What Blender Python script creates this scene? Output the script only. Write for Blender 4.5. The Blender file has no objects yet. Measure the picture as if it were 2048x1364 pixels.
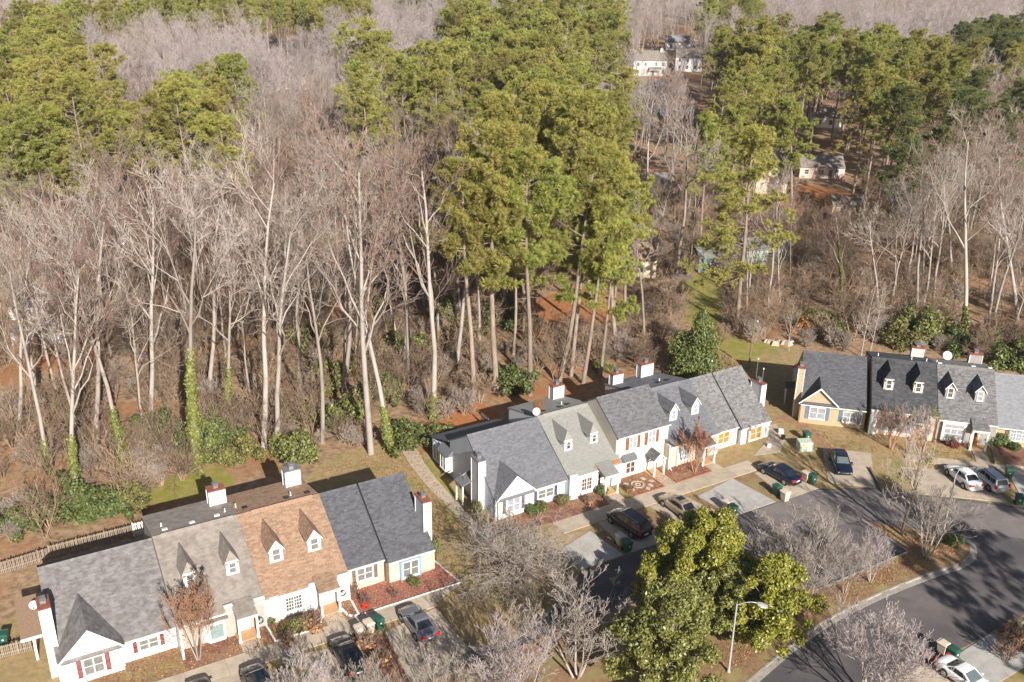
import bpy, math, random
import numpy as np
from mathutils import Vector, Matrix

# ------------------------------------------------------------------ camera, light, exposure
S = bpy.context.scene
F_PX, PITCH, ROLL, CAM_H = 2000.0, math.radians(23.0), math.radians(0.8), 54.0
FW = np.array([0.0, math.cos(PITCH), -math.sin(PITCH)])
_r0 = np.array([1.0, 0.0, 0.0]); _d0 = -np.cross(_r0, FW)
RT = math.cos(ROLL) * _r0 - math.sin(ROLL) * _d0
DN = math.sin(ROLL) * _r0 + math.cos(ROLL) * _d0
CAM = np.array([0.0, 0.0, CAM_H])
cam_data = bpy.data.cameras.new('camera'); cam = bpy.data.objects.new('camera', cam_data)
S.collection.objects.link(cam); S.camera = cam
cam_data.sensor_width = 36.0; cam_data.lens = 36.0 * F_PX / 2048.0
cam_data.clip_start = 0.5; cam_data.clip_end = 6000
m = Matrix.Identity(4)
for i in range(3):
    m[i][0], m[i][1], m[i][2], m[i][3] = RT[i], -DN[i], -FW[i], CAM[i]
cam.matrix_world = m

SUN_FROM = (0.39, -0.92); SUN_EL = math.radians(27.0)
world = bpy.data.worlds.new('World'); S.world = world; world.use_nodes = True
wn = world.node_tree.nodes; wl = world.node_tree.links
sky = wn.new('ShaderNodeTexSky'); sky.sky_type = 'NISHITA'; sky.sun_disc = False
sky.sun_elevation = SUN_EL; sky.sun_rotation = math.atan2(SUN_FROM[0], SUN_FROM[1])
wl.new(sky.outputs[0], wn['Background'].inputs[0]); wn['Background'].inputs[1].default_value = 0.052
sd = bpy.data.lights.new('sun', 'SUN'); sd.energy = 5.0; sd.angle = math.radians(0.5); sd.color = (1.0, 0.955, 0.89)
sun = bpy.data.objects.new('sun', sd); S.collection.objects.link(sun)
_h = math.hypot(*SUN_FROM)
_sv = Vector((SUN_FROM[0] / _h * math.cos(SUN_EL), SUN_FROM[1] / _h * math.cos(SUN_EL), math.sin(SUN_EL)))
sun.rotation_euler = _sv.to_track_quat('Z', 'Y').to_euler(); sun.location = (60, -120, 90)
S.view_settings.view_transform = 'Standard'; S.view_settings.look = 'None'
S.view_settings.exposure = 0.78; S.view_settings.gamma = 1.0; S.view_settings.use_curve_mapping = False
S.render.engine = 'CYCLES'
S.cycles.max_bounces = 6; S.cycles.diffuse_bounces = 3; S.cycles.glossy_bounces = 2; S.cycles.transmission_bounces = 2

# ------------------------------------------------------------------ measuring helpers
def ray(px, py):
    return FW + RT * (px - 1024.0) / F_PX + DN * (py - 682.0) / F_PX
def at(px, py, z=0.0):                      # the point of height z that the photograph shows at (px, py)
    d = ray(px, py); return CAM + d * ((z - CAM_H) / d[2])
def pix(p):
    v = np.asarray(p, float) - CAM; k = v @ FW
    return 1024 + F_PX * (v @ RT) / k, 682 + F_PX * (v @ DN) / k, k
class Row:                                  # a row of houses: u along the row, v to the back
    def __init__(s, o, deg):
        s.o = np.array([o[0], o[1], 0.0]); s.a = math.radians(deg)
        s.u = np.array([math.cos(s.a), math.sin(s.a), 0.0]); s.v = np.array([-math.sin(s.a), math.cos(s.a), 0.0])
    def p(s, u, v, z=0.0): return s.o + s.u * u + s.v * v + np.array([0, 0, z])
R1, R2, R3 = Row((-10.61, 72.89), 29.5), Row((11.38, 90.64), 30.5), Row((33.57, 104.2), -13.0)

# ------------------------------------------------------------------ materials
_mats = {}
def M(name, c, c2=None, scale=3.0, detail=5.0, lo=0.35, hi=0.65, rough=0.85, spec=0.3, metal=0.0, bump=0.0, bscale=20.0,
      c3=None, scale3=0.4, lo3=0.45, hi3=0.6, island=0.0, objr=0.0, huer=0.0, stretch=None, trans=None, emit=None, coat=0.0, tsl=0.0, waves=0.0):
    if name in _mats: return _mats[name]
    mt = bpy.data.materials.new(name); mt.use_nodes = True; nt = mt.node_tree; N = nt.nodes; L = nt.links
    b = N['Principled BSDF']; b.inputs['Roughness'].default_value = rough; b.inputs['Specular IOR Level'].default_value = spec
    b.inputs['Metallic'].default_value = metal; b.inputs['Coat Weight'].default_value = coat
    tc = N.new('ShaderNodeTexCoord'); co = tc.outputs['Object']
    if stretch:
        mp = N.new('ShaderNodeMapping'); mp.inputs['Scale'].default_value = stretch; L.new(co, mp.inputs[0]); co = mp.outputs[0]
    def noise(sc, det):
        n = N.new('ShaderNodeTexNoise'); n.inputs['Scale'].default_value = sc; n.inputs['Detail'].default_value = det
        n.inputs['Roughness'].default_value = 0.62; L.new(co, n.inputs['Vector']); return n.outputs[0]
    def mr(src, a, z, t0=0.0, t1=1.0):
        r = N.new('ShaderNodeMapRange'); r.inputs[1].default_value = a; r.inputs[2].default_value = z
        r.inputs[3].default_value = t0; r.inputs[4].default_value = t1; L.new(src, r.inputs[0]); return r.outputs[0]
    def mix(fac, a, bb):
        x = N.new('ShaderNodeMix'); x.data_type = 'RGBA'; L.new(fac, x.inputs[0])
        for k, q in ((6, a), (7, bb)):
            if isinstance(q, tuple): x.inputs[k].default_value = (*q, 1)
            else: L.new(q, x.inputs[k])
        return x.outputs[2]
    col = c
    if c2 is not None: col = mix(mr(noise(scale, detail), lo, hi), c, c2)
    if c3 is not None: col = mix(mr(noise(scale3, 4.0), lo3, hi3), col, c3)
    if island or objr or huer:
        hsv = N.new('ShaderNodeHueSaturation')
        if isinstance(col, tuple): hsv.inputs['Color'].default_value = (*col, 1)
        else: L.new(col, hsv.inputs['Color'])
        val = None
        if island:
            g = N.new('ShaderNodeNewGeometry'); val = mr(g.outputs['Random Per Island'], 0, 1, 1 - island, 1 + island)
        if objr:
            oi = N.new('ShaderNodeObjectInfo'); v2 = mr(oi.outputs['Random'], 0, 1, 1 - objr, 1 + objr)
            if val is None: val = v2
            else:
                mm = N.new('ShaderNodeMath'); mm.operation = 'MULTIPLY'; L.new(val, mm.inputs[0]); L.new(v2, mm.inputs[1]); val = mm.outputs[0]
        if val is not None: L.new(val, hsv.inputs['Value'])
        if huer:
            oi = N.new('ShaderNodeObjectInfo')
            ml = N.new('ShaderNodeMath'); ml.operation = 'MULTIPLY'; ml.inputs[1].default_value = 7.31; L.new(oi.outputs['Random'], ml.inputs[0])
            fr = N.new('ShaderNodeMath'); fr.operation = 'FRACT'; L.new(ml.outputs[0], fr.inputs[0])
            L.new(mr(fr.outputs[0], 0, 1, 0.5 - huer, 0.5 + huer), hsv.inputs['Hue'])
        col = hsv.outputs[0]
    if isinstance(col, tuple): b.inputs['Base Color'].default_value = (*col, 1)
    else: L.new(col, b.inputs['Base Color'])
    if emit: b.inputs['Emission Color'].default_value = (*emit[0], 1); b.inputs['Emission Strength'].default_value = emit[1]
    if bump or waves:
        bp = N.new('ShaderNodeBump')
        if waves:
            w = N.new('ShaderNodeTexWave'); w.wave_type = 'BANDS'; w.bands_direction = 'Z'; w.wave_profile = 'SAW'
            w.inputs['Scale'].default_value = waves; w.inputs['Distortion'].default_value = 0.0; L.new(tc.outputs['Object'], w.inputs['Vector'])
            bp.inputs['Strength'].default_value = 0.9; bp.inputs['Distance'].default_value = 0.025; L.new(w.outputs[1], bp.inputs['Height'])
        else:
            bp.inputs['Strength'].default_value = bump; bp.inputs['Distance'].default_value = 0.05; L.new(noise(bscale, 4.0), bp.inputs['Height'])
        L.new(bp.outputs[0], b.inputs['Normal'])
    if tsl:
        tr = N.new('ShaderNodeBsdfTranslucent')
        if isinstance(col, tuple): tr.inputs[0].default_value = (*col, 1)
        else: L.new(col, tr.inputs[0])
        ms = N.new('ShaderNodeMixShader'); ms.inputs[0].default_value = tsl
        L.new(b.outputs[0], ms.inputs[1]); L.new(tr.outputs[0], ms.inputs[2]); L.new(ms.outputs[0], N['Material Output'].inputs[0])
    _mats[name] = mt; return mt

# ground
m_forest = M('forest floor', (0.20, 0.125, 0.072), (0.42, 0.28, 0.165), 1.3, 8, c3=(0.34, 0.15, 0.065), scale3=0.07, lo3=0.5, hi3=0.68, bump=0.7, bscale=3.0)
m_straw = M('pine straw', (0.42, 0.17, 0.065), (0.30, 0.125, 0.05), 2.0, 8, bump=0.5, bscale=8)
m_lawn = M('winter lawn', (0.40, 0.275, 0.14), (0.26, 0.195, 0.085), 1.6, 8, c3=(0.185, 0.19, 0.045), scale3=0.22, lo3=0.54, hi3=0.74, bump=0.5, bscale=14)
m_green = M('green grass', (0.21, 0.215, 0.035), (0.34, 0.24, 0.10), 0.9, 8, lo=0.42, hi=0.66, bump=0.5, bscale=14)
m_mulch = M('mulch', (0.23, 0.125, 0.08), (0.35, 0.205, 0.125), 5.0, 8, c3=(0.20, 0.085, 0.06), scale3=0.5, bump=0.8, bscale=16)
m_mulch_red = M('red mulch', (0.27, 0.10, 0.075), (0.38, 0.17, 0.13), 6.0, 8, bump=0.8, bscale=18)
m_leafbed = M('leaf covered bed', (0.33, 0.20, 0.105), (0.19, 0.11, 0.06), 4.0, 8, c3=(0.29, 0.24, 0.10), scale3=0.45, lo3=.48, hi3=.66, bump=0.8, bscale=14)
m_asph = M('asphalt', (0.105, 0.092, 0.092), (0.175, 0.15, 0.142), 0.35, 10, c3=(0.09, 0.082, 0.084), scale3=0.12, bump=0.35, bscale=40)
m_asph2 = M('sunlit tone asphalt', (0.225, 0.19, 0.172), (0.175, 0.15, 0.14), 0.7, 8, bump=0.3, bscale=40)  # lighter, warmer asphalt with sunlight put into the colour; far lanes share it
m_conc = M('concrete', (0.50, 0.41, 0.31), (0.40, 0.325, 0.245), 1.1, 8, c3=(0.28, 0.225, 0.17), scale3=0.6, lo3=0.58, hi3=0.8, bump=0.25, bscale=30, objr=0.07)
m_conc2 = M('newer concrete', (0.47, 0.44, 0.40), (0.36, 0.34, 0.31), 0.9, 8, c3=(0.28, 0.26, 0.24), scale3=0.5, lo3=0.56, hi3=0.78, bump=0.2, bscale=30, objr=0.05)
m_kerb = M('kerb concrete', (0.40, 0.36, 0.31), (0.28, 0.25, 0.22), 2.0, 8, c3=(0.20, 0.17, 0.14), scale3=0.9, lo3=.56, hi3=.72, bump=0.3, bscale=25, objr=0.08)
m_paint = M('road paint', (0.62, 0.61, 0.60), (0.30, 0.29, 0.29), 9, 6, lo=0.45, hi=0.62)
m_dirtpath = M('dirt path', (0.36, 0.21, 0.12), (0.27, 0.16, 0.09), 1.5, 7, bump=0.3)
m_brick = M('brick edging', (0.42, 0.14, 0.085), (0.30, 0.10, 0.07), 3, 3, objr=0.15)
m_brickstep = M('tan brick', (0.55, 0.33, 0.17), (0.42, 0.24, 0.13), 8, 4)
m_stone = M('pale stone', (0.55, 0.45, 0.34), (0.40, 0.32, 0.25), 3, 5, objr=0.12, bump=0.3)
# buildings
m_white = M('white paint', (0.70, 0.69, 0.68), (0.60, 0.59, 0.58), 1.2, 6, lo=.5, hi=.8, rough=0.55)
m_trim = M('white trim', (0.72, 0.70, 0.67), rough=0.5)
m_whitesid = M('white lap siding', (0.66, 0.66, 0.66), (0.56, 0.56, 0.56), 0.8, 6, lo=.5, hi=.8, rough=0.55, waves=1.6)
m_bluesid = M('pale blue grey lap siding', (0.54, 0.58, 0.64), (0.47, 0.51, 0.57), 0.8, 6, lo=.5, hi=.8, rough=0.55, waves=1.6)
m_cream = M('cream siding', (0.68, 0.61, 0.50), (0.62, 0.56, 0.46), 1, 5, rough=0.6, waves=1.6)
m_peach = M('peach siding', (0.66, 0.49, 0.355), (0.60, 0.45, 0.33), 1, 5, rough=0.6)
m_taupe = M('taupe stucco', (0.42, 0.35, 0.30), (0.37, 0.31, 0.265), 2, 5, rough=0.8)
m_tan = M('tan siding', (0.50, 0.385, 0.25), (0.44, 0.34, 0.22), 1, 5, rough=0.6, waves=1.6)
m_yellow = M('buff yellow siding', (0.50, 0.405, 0.20), (0.44, 0.36, 0.18), 1, 5, rough=0.6, waves=1.6)
m_pinkbrick = M('whitewashed pink brick', (0.66, 0.50, 0.42), (0.52, 0.36, 0.29), 7, 6, rough=0.85)
m_greysid = M('warm grey siding', (0.37, 0.335, 0.31), (0.31, 0.28, 0.26), 1, 5, rough=0.6, waves=1.6)
m_palewhite = M('off white siding', (0.72, 0.70, 0.68), (0.62, 0.60, 0.58), 1, 5, rough=0.6, waves=1.6)
m_redsh = M('brick red shutter', (0.20, 0.030, 0.025), rough=0.5)
m_brownsh = M('dark brown shutter', (0.13, 0.10, 0.09), rough=0.5)
m_blacksh = M('charcoal shutter', (0.07, 0.065, 0.07), rough=0.5)
m_woodsh = M('stained wood shutter', (0.23, 0.075, 0.024), (0.17, 0.055, 0.02), 4, 4, rough=0.6)
m_bluesh = M('slate blue shutter', (0.12, 0.20, 0.32), rough=0.5)
m_ltblue = M('light blue trim', (0.22, 0.34, 0.41), rough=0.55)
m_glass = M('window glass', (0.05, 0.055, 0.055), (0.13, 0.13, 0.12), 2.5, 3, rough=0.08, spec=0.6)
m_blind = M('blinds behind glass', (0.20, 0.20, 0.185), (0.14, 0.14, 0.13), 3, 3, rough=0.12, spec=0.6)
m_curtain = M('white curtain behind glass', (0.34, 0.36, 0.38), (0.22, 0.235, 0.26), 4, 3, rough=0.12, spec=0.6)
m_shade = M('brown shade behind glass', (0.15, 0.06, 0.04), (0.11, 0.045, 0.03), 4, 3, rough=0.12, spec=0.6)
m_amber = M('amber shade behind glass', (0.44, 0.23, 0.05), (0.30, 0.15, 0.04), 3, 3, rough=0.15, spec=0.6)
m_teal = M('pale teal glass', (0.26, 0.33, 0.32), (0.17, 0.225, 0.22), 3, 5, rough=0.1, spec=0.6)
m_woodoor = M('wooden door', (0.55, 0.20, 0.035), rough=0.45)
m_rust = M('rusty metal cap', (0.30, 0.10, 0.065), (0.21, 0.075, 0.055), 3, 6, rough=0.7)
m_greymetal = M('grey metal', (0.40, 0.40, 0.40), (0.26, 0.26, 0.26), 5, 5, rough=0.45, metal=0.6)
m_darkmetal = M('dark metal', (0.03, 0.03, 0.032), rough=0.5)
m_lampmetal = M('galvanised steel', (0.55, 0.55, 0.56), (0.42, 0.42, 0.43), 6, 4, rough=0.45, metal=0.3)
m_wood = M('weathered wood', (0.30, 0.24, 0.18), (0.20, 0.155, 0.115), 4, 6, rough=0.9, objr=0.2)
m_pole = M('treated pole', (0.20, 0.19, 0.11), (0.15, 0.13, 0.08), 3, 5)
def roofmat(n, c, c2, isl=0.22, sc=1.0, lo=.4, hi=.6):
    return M(n, c, c2, sc, 4, lo, hi, rough=0.92, spec=0.15, island=isl * .55, bump=0.4, bscale=30)
r_greyweath = roofmat('weathered grey shingle', (0.225, 0.212, 0.205), (0.165, 0.148, 0.14), 0.26, 1.8)
r_taupe = roofmat('grey tan shingle', (0.29, 0.25, 0.215), (0.225, 0.193, 0.167), 0.16, 1.4)
r_brown = roofmat('cedar brown shingle', (0.345, 0.23, 0.155), (0.27, 0.17, 0.112), 0.34, 9.0)
r_char = roofmat('charcoal shingle', (0.115, 0.115, 0.125), (0.09, 0.09, 0.098), 0.40, 9.0)
r_bluegrey = roofmat('blue grey shingle', (0.165, 0.165, 0.177), (0.135, 0.135, 0.145), 0.30, 8.0)
r_sage = roofmat('pale sage grey shingle', (0.275, 0.268, 0.243), (0.24, 0.233, 0.212), 0.10, 5.0)
r_midgrey = roofmat('mid grey shingle', (0.16, 0.157, 0.163), (0.12, 0.118, 0.122), 0.42, 9.0)
r_speck = roofmat('speckled grey shingle', (0.215, 0.207, 0.203), (0.14, 0.133, 0.133), 0.5, 9.0)
r_dark = roofmat('near black shingle', (0.088, 0.087, 0.092), (0.062, 0.061, 0.065), 0.35, 2.0)
r_lightgrey = roofmat('light grey shingle', (0.26, 0.26, 0.275), (0.225, 0.225, 0.238), 0.16, 3.0)
# plants
m_bark = M('pale bark', (0.33, 0.275, 0.235), (0.19, 0.15, 0.12), 1.6, 6, lo=.42, hi=.75, stretch=(1, 1, 0.25), objr=0.22, bump=0.5, bscale=6)
m_barkwhite = M('bleached bark', (0.37, 0.325, 0.285), (0.22, 0.185, 0.16), 1.6, 6, lo=.45, hi=.75, stretch=(1, 1, 0.3), objr=0.15)
m_twigpale = M('bleached twig', (0.47, 0.41, 0.36), (0.36, 0.30, 0.26), 0.5, 4, objr=0.15)
m_twig = M('pale twig', (0.40, 0.335, 0.28), (0.30, 0.24, 0.20), 0.5, 4, objr=0.2)
m_twigred = M('pinkish brown twig', (0.29, 0.195, 0.15), (0.205, 0.135, 0.105), 0.5, 4, objr=0.2)
m_twiggrey = M('mauve grey twig', (0.46, 0.39, 0.37), (0.36, 0.30, 0.285), 0.5, 4, objr=0.15)
m_pinebark = M('pine bark', (0.33, 0.25, 0.195), (0.20, 0.15, 0.12), 2.2, 6, stretch=(1, 1, 0.3), objr=0.18, bump=0.6, bscale=6)
m_needle = M('pine needles', (0.41, 0.38, 0.095), (0.27, 0.28, 0.07), 0.8, 5, rough=0.7, spec=0.25, island=0.22, objr=0.2, huer=0.022, tsl=0.3)
m_needledk = M('blue green pine needles', (0.19, 0.21, 0.07), (0.14, 0.165, 0.055), 0.8, 5, rough=0.7, spec=0.25, island=0.25, objr=0.15, huer=0.015, tsl=0.25)
m_magn = M('magnolia leaf', (0.33, 0.305, 0.045), (0.18, 0.19, 0.035), 2.5, 4, rough=0.42, spec=0.5, island=0.35, tsl=0.15)
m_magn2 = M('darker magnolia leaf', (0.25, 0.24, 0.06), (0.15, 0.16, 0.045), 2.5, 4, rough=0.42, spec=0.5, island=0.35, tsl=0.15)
m_holly = M('dark evergreen leaf', (0.105, 0.14, 0.045), (0.15, 0.175, 0.05), 1.5, 4, rough=0.5, spec=0.4, island=0.4, objr=0.15, huer=0.02, tsl=0.2)
m_olive = M('olive shrub leaf', (0.21, 0.20, 0.06), (0.14, 0.14, 0.045), 1.5, 4, rough=0.5, spec=0.4, island=0.35, objr=0.15, huer=0.02, tsl=0.2)
m_ivy = M('ivy leaf', (0.25, 0.25, 0.065), (0.13, 0.15, 0.045), 2, 4, rough=0.45, spec=0.4, island=0.35, objr=0.15, tsl=0.2)
m_seed = M('brown seed heads', (0.20, 0.145, 0.12), (0.13, 0.10, 0.09), 2, 3, island=0.3)
m_redleaf = M('scarlet leaf', (0.62, 0.03, 0.012), (0.45, 0.05, 0.02), 3, 3, island=0.3, tsl=0.2)
m_darkred = M('dark red leaf', (0.20, 0.035, 0.03), (0.13, 0.04, 0.035), 3, 3, island=0.3)
m_dryleaf = M('dry leaf', (0.38, 0.21, 0.10), (0.26, 0.13, 0.065), 1.0, 3, island=0.4)
m_oakleaf = M('orange brown leaf', (0.42, 0.21, 0.07), (0.30, 0.14, 0.05), 2, 3, island=0.35, tsl=0.2)
m_mistle = M('mistletoe leaf', (0.22, 0.20, 0.03), (0.14, 0.13, 0.03), 3, 3, island=0.3)
# objects
m_binbeige = M('beige plastic', (0.60, 0.49, 0.38), rough=0.55)
m_bingreen = M('green plastic', (0.022, 0.085, 0.06), rough=0.42, spec=0.5)
m_tyre = M('tyre rubber', (0.02, 0.02, 0.021), rough=0.8)
m_rim = M('alloy wheel', (0.62, 0.62, 0.63), rough=0.3, metal=0.7)
m_carglass = M('car glass', (0.018, 0.022, 0.026), rough=0.04, spec=0.8)
m_carwind = M('car windscreen', (0.11, 0.14, 0.14), rough=0.05, spec=0.8)
m_tail = M('red tail lamp', (0.60, 0.012, 0.015), rough=0.2, spec=0.6)
m_head = M('clear head lamp', (0.72, 0.73, 0.74), rough=0.12, spec=0.7)
m_plate = M('number plate', (0.72, 0.72, 0.70), rough=0.4)
def paint(n, c, metal=0.35): return M(n, c, rough=0.28, spec=0.5, metal=metal, coat=0.8)
p_silver, p_black, p_grey = paint('silver paint', (0.27, 0.27, 0.29), .6), paint('black paint', (0.012, 0.013, 0.016), 0.1), paint('dark grey paint', (0.055, 0.058, 0.065))
p_plum, p_gold, p_blue = paint('black plum paint', (0.020, 0.016, 0.018), .2), paint('champagne paint', (0.44, 0.35, 0.24), .4), paint('midnight blue paint', (0.010, 0.014, 0.034), .2)
p_white, p_bright = paint('white paint car', (0.80, 0.80, 0.79), 0.0), paint('bright silver paint', (0.56, 0.56, 0.57), .5)
m_util = M('pale green enamel', (0.50, 0.56, 0.43), (0.42, 0.48, 0.37), 2, 4, rough=0.5)
m_yellowst = M('yellow sticker', (0.80, 0.62, 0.03), rough=0.5)
m_dish = M('dish enamel', (0.60, 0.60, 0.61), rough=0.45)
m_flagred = M('flag red', (0.55, 0.035, 0.045), rough=0.8)
m_flagblue = M('flag blue', (0.02, 0.03, 0.12), rough=0.8)
m_tarp = M('blue tarpaulin', (0.06, 0.16, 0.42), rough=0.5)
m_mint = M('mint green siding', (0.42, 0.50, 0.42), (0.36, 0.44, 0.37), 1, 4, rough=0.6)
m_tealwall = M('teal siding', (0.14, 0.22, 0.20), rough=0.7)
m_beigewall = M('beige wall', (0.74, 0.61, 0.45), (0.66, 0.54, 0.40), 1, 4, rough=0.7)
m_blank = M('pale wall', (0.76, 0.73, 0.69), rough=0.7)
m_bluewall = M('bright blue siding', (0.15, 0.38, 0.62), rough=0.6)

# ------------------------------------------------------------------ mesh building
COL = S.collection
class MB:
    def __init__(s): s.v = []; s.f = []; s.m = []
    def add(s, vs, fs, mi=0):
        o = len(s.v); s.v.extend([tuple(map(float, p)) for p in vs])
        for f in fs: s.f.append(tuple(i + o for i in f)); s.m.append(mi)
        return s
    def box(s, x0, y0, z0, x1, y1, z1, mi=0):
        return s.add([(x0,y0,z0),(x1,y0,z0),(x1,y1,z0),(x0,y1,z0),(x0,y0,z1),(x1,y0,z1),(x1,y1,z1),(x0,y1,z1)],
                     [(0,3,2,1),(4,5,6,7),(0,1,5,4),(1,2,6,5),(2,3,7,6),(3,0,4,7)], mi)
    def prism(s, poly, a0, a1, axis='x', mi=0):       # poly is a closed outline, extruded along x, y or z
        n = len(poly)
        def pt(p, a):
            if axis == 'x': return (a, p[0], p[1])
            if axis == 'y': return (p[0], a, p[1])
            return (p[0], p[1], a)
        vs = [pt(p, a0) for p in poly] + [pt(p, a1) for p in poly]
        fs = [tuple(range(n - 1, -1, -1)), tuple(range(n, 2 * n))] + [(i, (i + 1) % n, n + (i + 1) % n, n + i) for i in range(n)]
        return s.add(vs, fs, mi)
    def quad(s, a, b, c, d, mi=0): return s.add([a, b, c, d], [(0, 1, 2, 3)], mi)
    def tube(s, p0, p1, r0, r1=None, n=8, caps=True, mi=0):
        r1 = r0 if r1 is None else r1
        p0 = np.array(p0, float); p1 = np.array(p1, float); d = p1 - p0; d /= (np.linalg.norm(d) + 1e-9)
        a = np.cross(d, [0, 0, 1.0] if abs(d[2]) < .9 else [1.0, 0, 0]); a /= np.linalg.norm(a); b = np.cross(d, a)
        an = [2 * math.pi * i / n for i in range(n)]
        vs = [p0 + r0 * (math.cos(t) * a + math.sin(t) * b) for t in an] + [p1 + r1 * (math.cos(t) * a + math.sin(t) * b) for t in an]
        fs = [(i, (i + 1) % n, n + (i + 1) % n, n + i) for i in range(n)]
        if caps: fs += [tuple(range(n - 1, -1, -1)), tuple(range(n, 2 * n))]
        return s.add(vs, fs, mi)
    def path(s, pts, r, n=6, mi=0):
        for a, b in zip(pts[:-1], pts[1:]): s.tube(a, b, r, r, n, True, mi)
        return s
    def build(s, name, mats, parent=None, smooth=False, loc=None):
        me = bpy.data.meshes.new(name); me.from_pydata(s.v, [], s.f)
        if not isinstance(mats, (list, tuple)): mats = [mats]
        for mm in mats: me.materials.append(mm)
        if len(mats) > 1: me.polygons.foreach_set('material_index', s.m)
        if smooth: me.polygons.foreach_set('use_smooth', [True] * len(s.f))
        me.update()
        return link(name, me, parent, loc)
def link(name, me, parent=None, loc=None, rot=None):
    o = bpy.data.objects.new(name, me); COL.objects.link(o)
    if parent is not None: o.parent = parent
    if loc is not None: o.location = loc
    if rot is not None: o.rotation_euler = (0, 0, rot)
    return o
def tag(o, label=None, cat=None, group=None, kind=None):
    if label: o['label'] = label
    if cat: o['category'] = cat
    if group: o['group'] = group
    if kind: o['kind'] = kind
    return o
def thing(name, label, cat, loc=(0, 0, 0), rot=0.0, group=None):
    o = link(name, None, None, Vector([float(q) for q in loc]), rot); o.empty_display_size = 0.5
    return tag(o, label, cat, group)
def copy_tree(o, parent=None):
    c = o.copy(); COL.objects.link(c)
    if parent is not None: c.parent = parent
    for ch in list(o.children): copy_tree(ch, c)
    return c
def np_mesh(name, V, quads=None, tris=None, mats=None, qm=None, smooth=False):
    V = np.asarray(V, np.float32); me = bpy.data.meshes.new(name)
    q = np.zeros((0, 4), np.int32) if quads is None else np.asarray(quads, np.int32)
    t = np.zeros((0, 3), np.int32) if tris is None else np.asarray(tris, np.int32)
    me.vertices.add(len(V)); me.vertices.foreach_set('co', V.ravel())
    me.loops.add(q.size + t.size); me.loops.foreach_set('vertex_index', np.concatenate([q.ravel(), t.ravel()]))
    me.polygons.add(len(q) + len(t))
    st = np.concatenate([np.arange(len(q)) * 4, q.size + np.arange(len(t)) * 3]).astype(np.int32)
    me.polygons.foreach_set('loop_start', st)
    if smooth: me.polygons.foreach_set('use_smooth', np.ones(len(q) + len(t), bool))
    for mm in (mats or []): me.materials.append(mm)
    me.update(calc_edges=True); me.validate(); return me

def sheet(name, pts, z, mat, parent=None, kind='structure', thick=0.0):
    mb = MB(); P = [(float(p[0]), float(p[1])) for p in pts]
    if thick: mb.prism(P, z - thick, z, 'z')
    else: mb.add([(x, y, z) for x, y in P], [tuple(range(len(P)))])
    me_o = mb.build(name, mat, parent)
    me = me_o.data
    import bmesh
    bm = bmesh.new(); bm.from_mesh(me); bmesh.ops.triangulate(bm, faces=[f for f in bm.faces if len(f.verts) > 4])
    bmesh.ops.recalc_face_normals(bm, faces=bm.faces)
    if not thick:
        for f in bm.faces:
            if f.normal.z < 0: f.normal_flip()
    bm.to_mesh(me); bm.free()
    if kind and parent is None: me_o['kind'] = kind
    return me_o
def pxs(*pts): return [at(*p)[:2] for p in pts]
def smoothline(pts, n=4):                         # Catmull-Rom through the points
    P = [np.array(p[:2], float) for p in pts]; P = [2 * P[0] - P[1]] + P + [2 * P[-1] - P[-2]]; out = []
    for i in range(1, len(P) - 2):
        for k in range(n):
            t = k / n; a, b, c, d = P[i - 1], P[i], P[i + 1], P[i + 2]
            out.append(0.5 * (2 * b + (c - a) * t + (2 * a - 5 * b + 4 * c - d) * t * t + (3 * b - a - 3 * c + d) * t ** 3))
    out.append(P[-2]); return out

# ------------------------------------------------------------------ ground, roads, paths
g = sheet('ground', [(-1500, -150), (1500, -150), (1500, 3000), (-1500, 3000)], 0.0, m_forest)
tag(g, 'brown leaf covered ground under the winter woods')
Z1, Z2, Z3, Z4 = 0.012, 0.024, 0.036, 0.048
lawn_pts = [R1.p(-46, -24), R1.p(-46, 1), R1.p(-30, 9.5), R1.p(-27, 12.5), R1.p(-16, 14.5), R1.p(-6, 15.5)] + [np.append(q, 0) for q in pxs((640, 930), (700, 900), (800, 880), (850, 890))] + \
           [R2.p(-17, 15), R2.p(-6, 14.5), R2.p(10, 14)] + [np.append(q, 0) for q in pxs((1480, 730), (1560, 690), (1600, 690))] + [R3.p(1, 14), R3.p(14, 16), R3.p(40, 12), R3.p(60, -60), R3.p(-20, -110)]
tag(sheet('lawn', lawn_pts, Z1, m_lawn), 'straw coloured winter lawn around the townhouse rows')
tag(sheet('meadow', smoothline([tuple(q) for q in pxs((1362, 560), (1420, 545), (1450, 585), (1440, 640), (1480, 680), (1560, 690), (1500, 730), (1440, 700), (1380, 650), (1355, 600), (1362, 560))], 3), Z1 * 0.7, m_green, ), 'sunlit grass clearing beyond the tall evergreen')
tag(sheet('grass', pxs((838, 925), (856, 918), (925, 1000), (905, 1002), (872, 965)), Z2, m_green), 'bright green grass strip beside the blue sided wall')
tag(sheet('ground_cover', smoothline([tuple(q) for q in pxs((240, 1010), (330, 960), (420, 930), (470, 960), (420, 990), (300, 1010), (240, 1010))], 3), Z2, m_green), 'yellow green ground cover behind the white picket gate')
tag(sheet('clearing', smoothline([tuple(q) for q in pxs((1075, 600), (1150, 575), (1230, 590), (1250, 620), (1190, 650), (1130, 660), (1090, 690), (1062, 660), (1075, 600))], 3), Z1, m_straw), 'orange pine straw clearing between the pine trunks')
tag(sheet('clearing', smoothline([tuple(q) for q in pxs((1540, 400), (1600, 370), (1680, 380), (1690, 400), (1600, 430), (1540, 400))], 3), Z1, m_straw), 'orange straw yard in front of the brick cottage')
tag(sheet('clearing', smoothline([tuple(q) for q in pxs((880, 850), (930, 800), (1000, 830), (960, 870), (900, 870), (880, 850))], 3), Z2, m_straw), 'orange leaf patch behind the blue grey townhouse')
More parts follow.
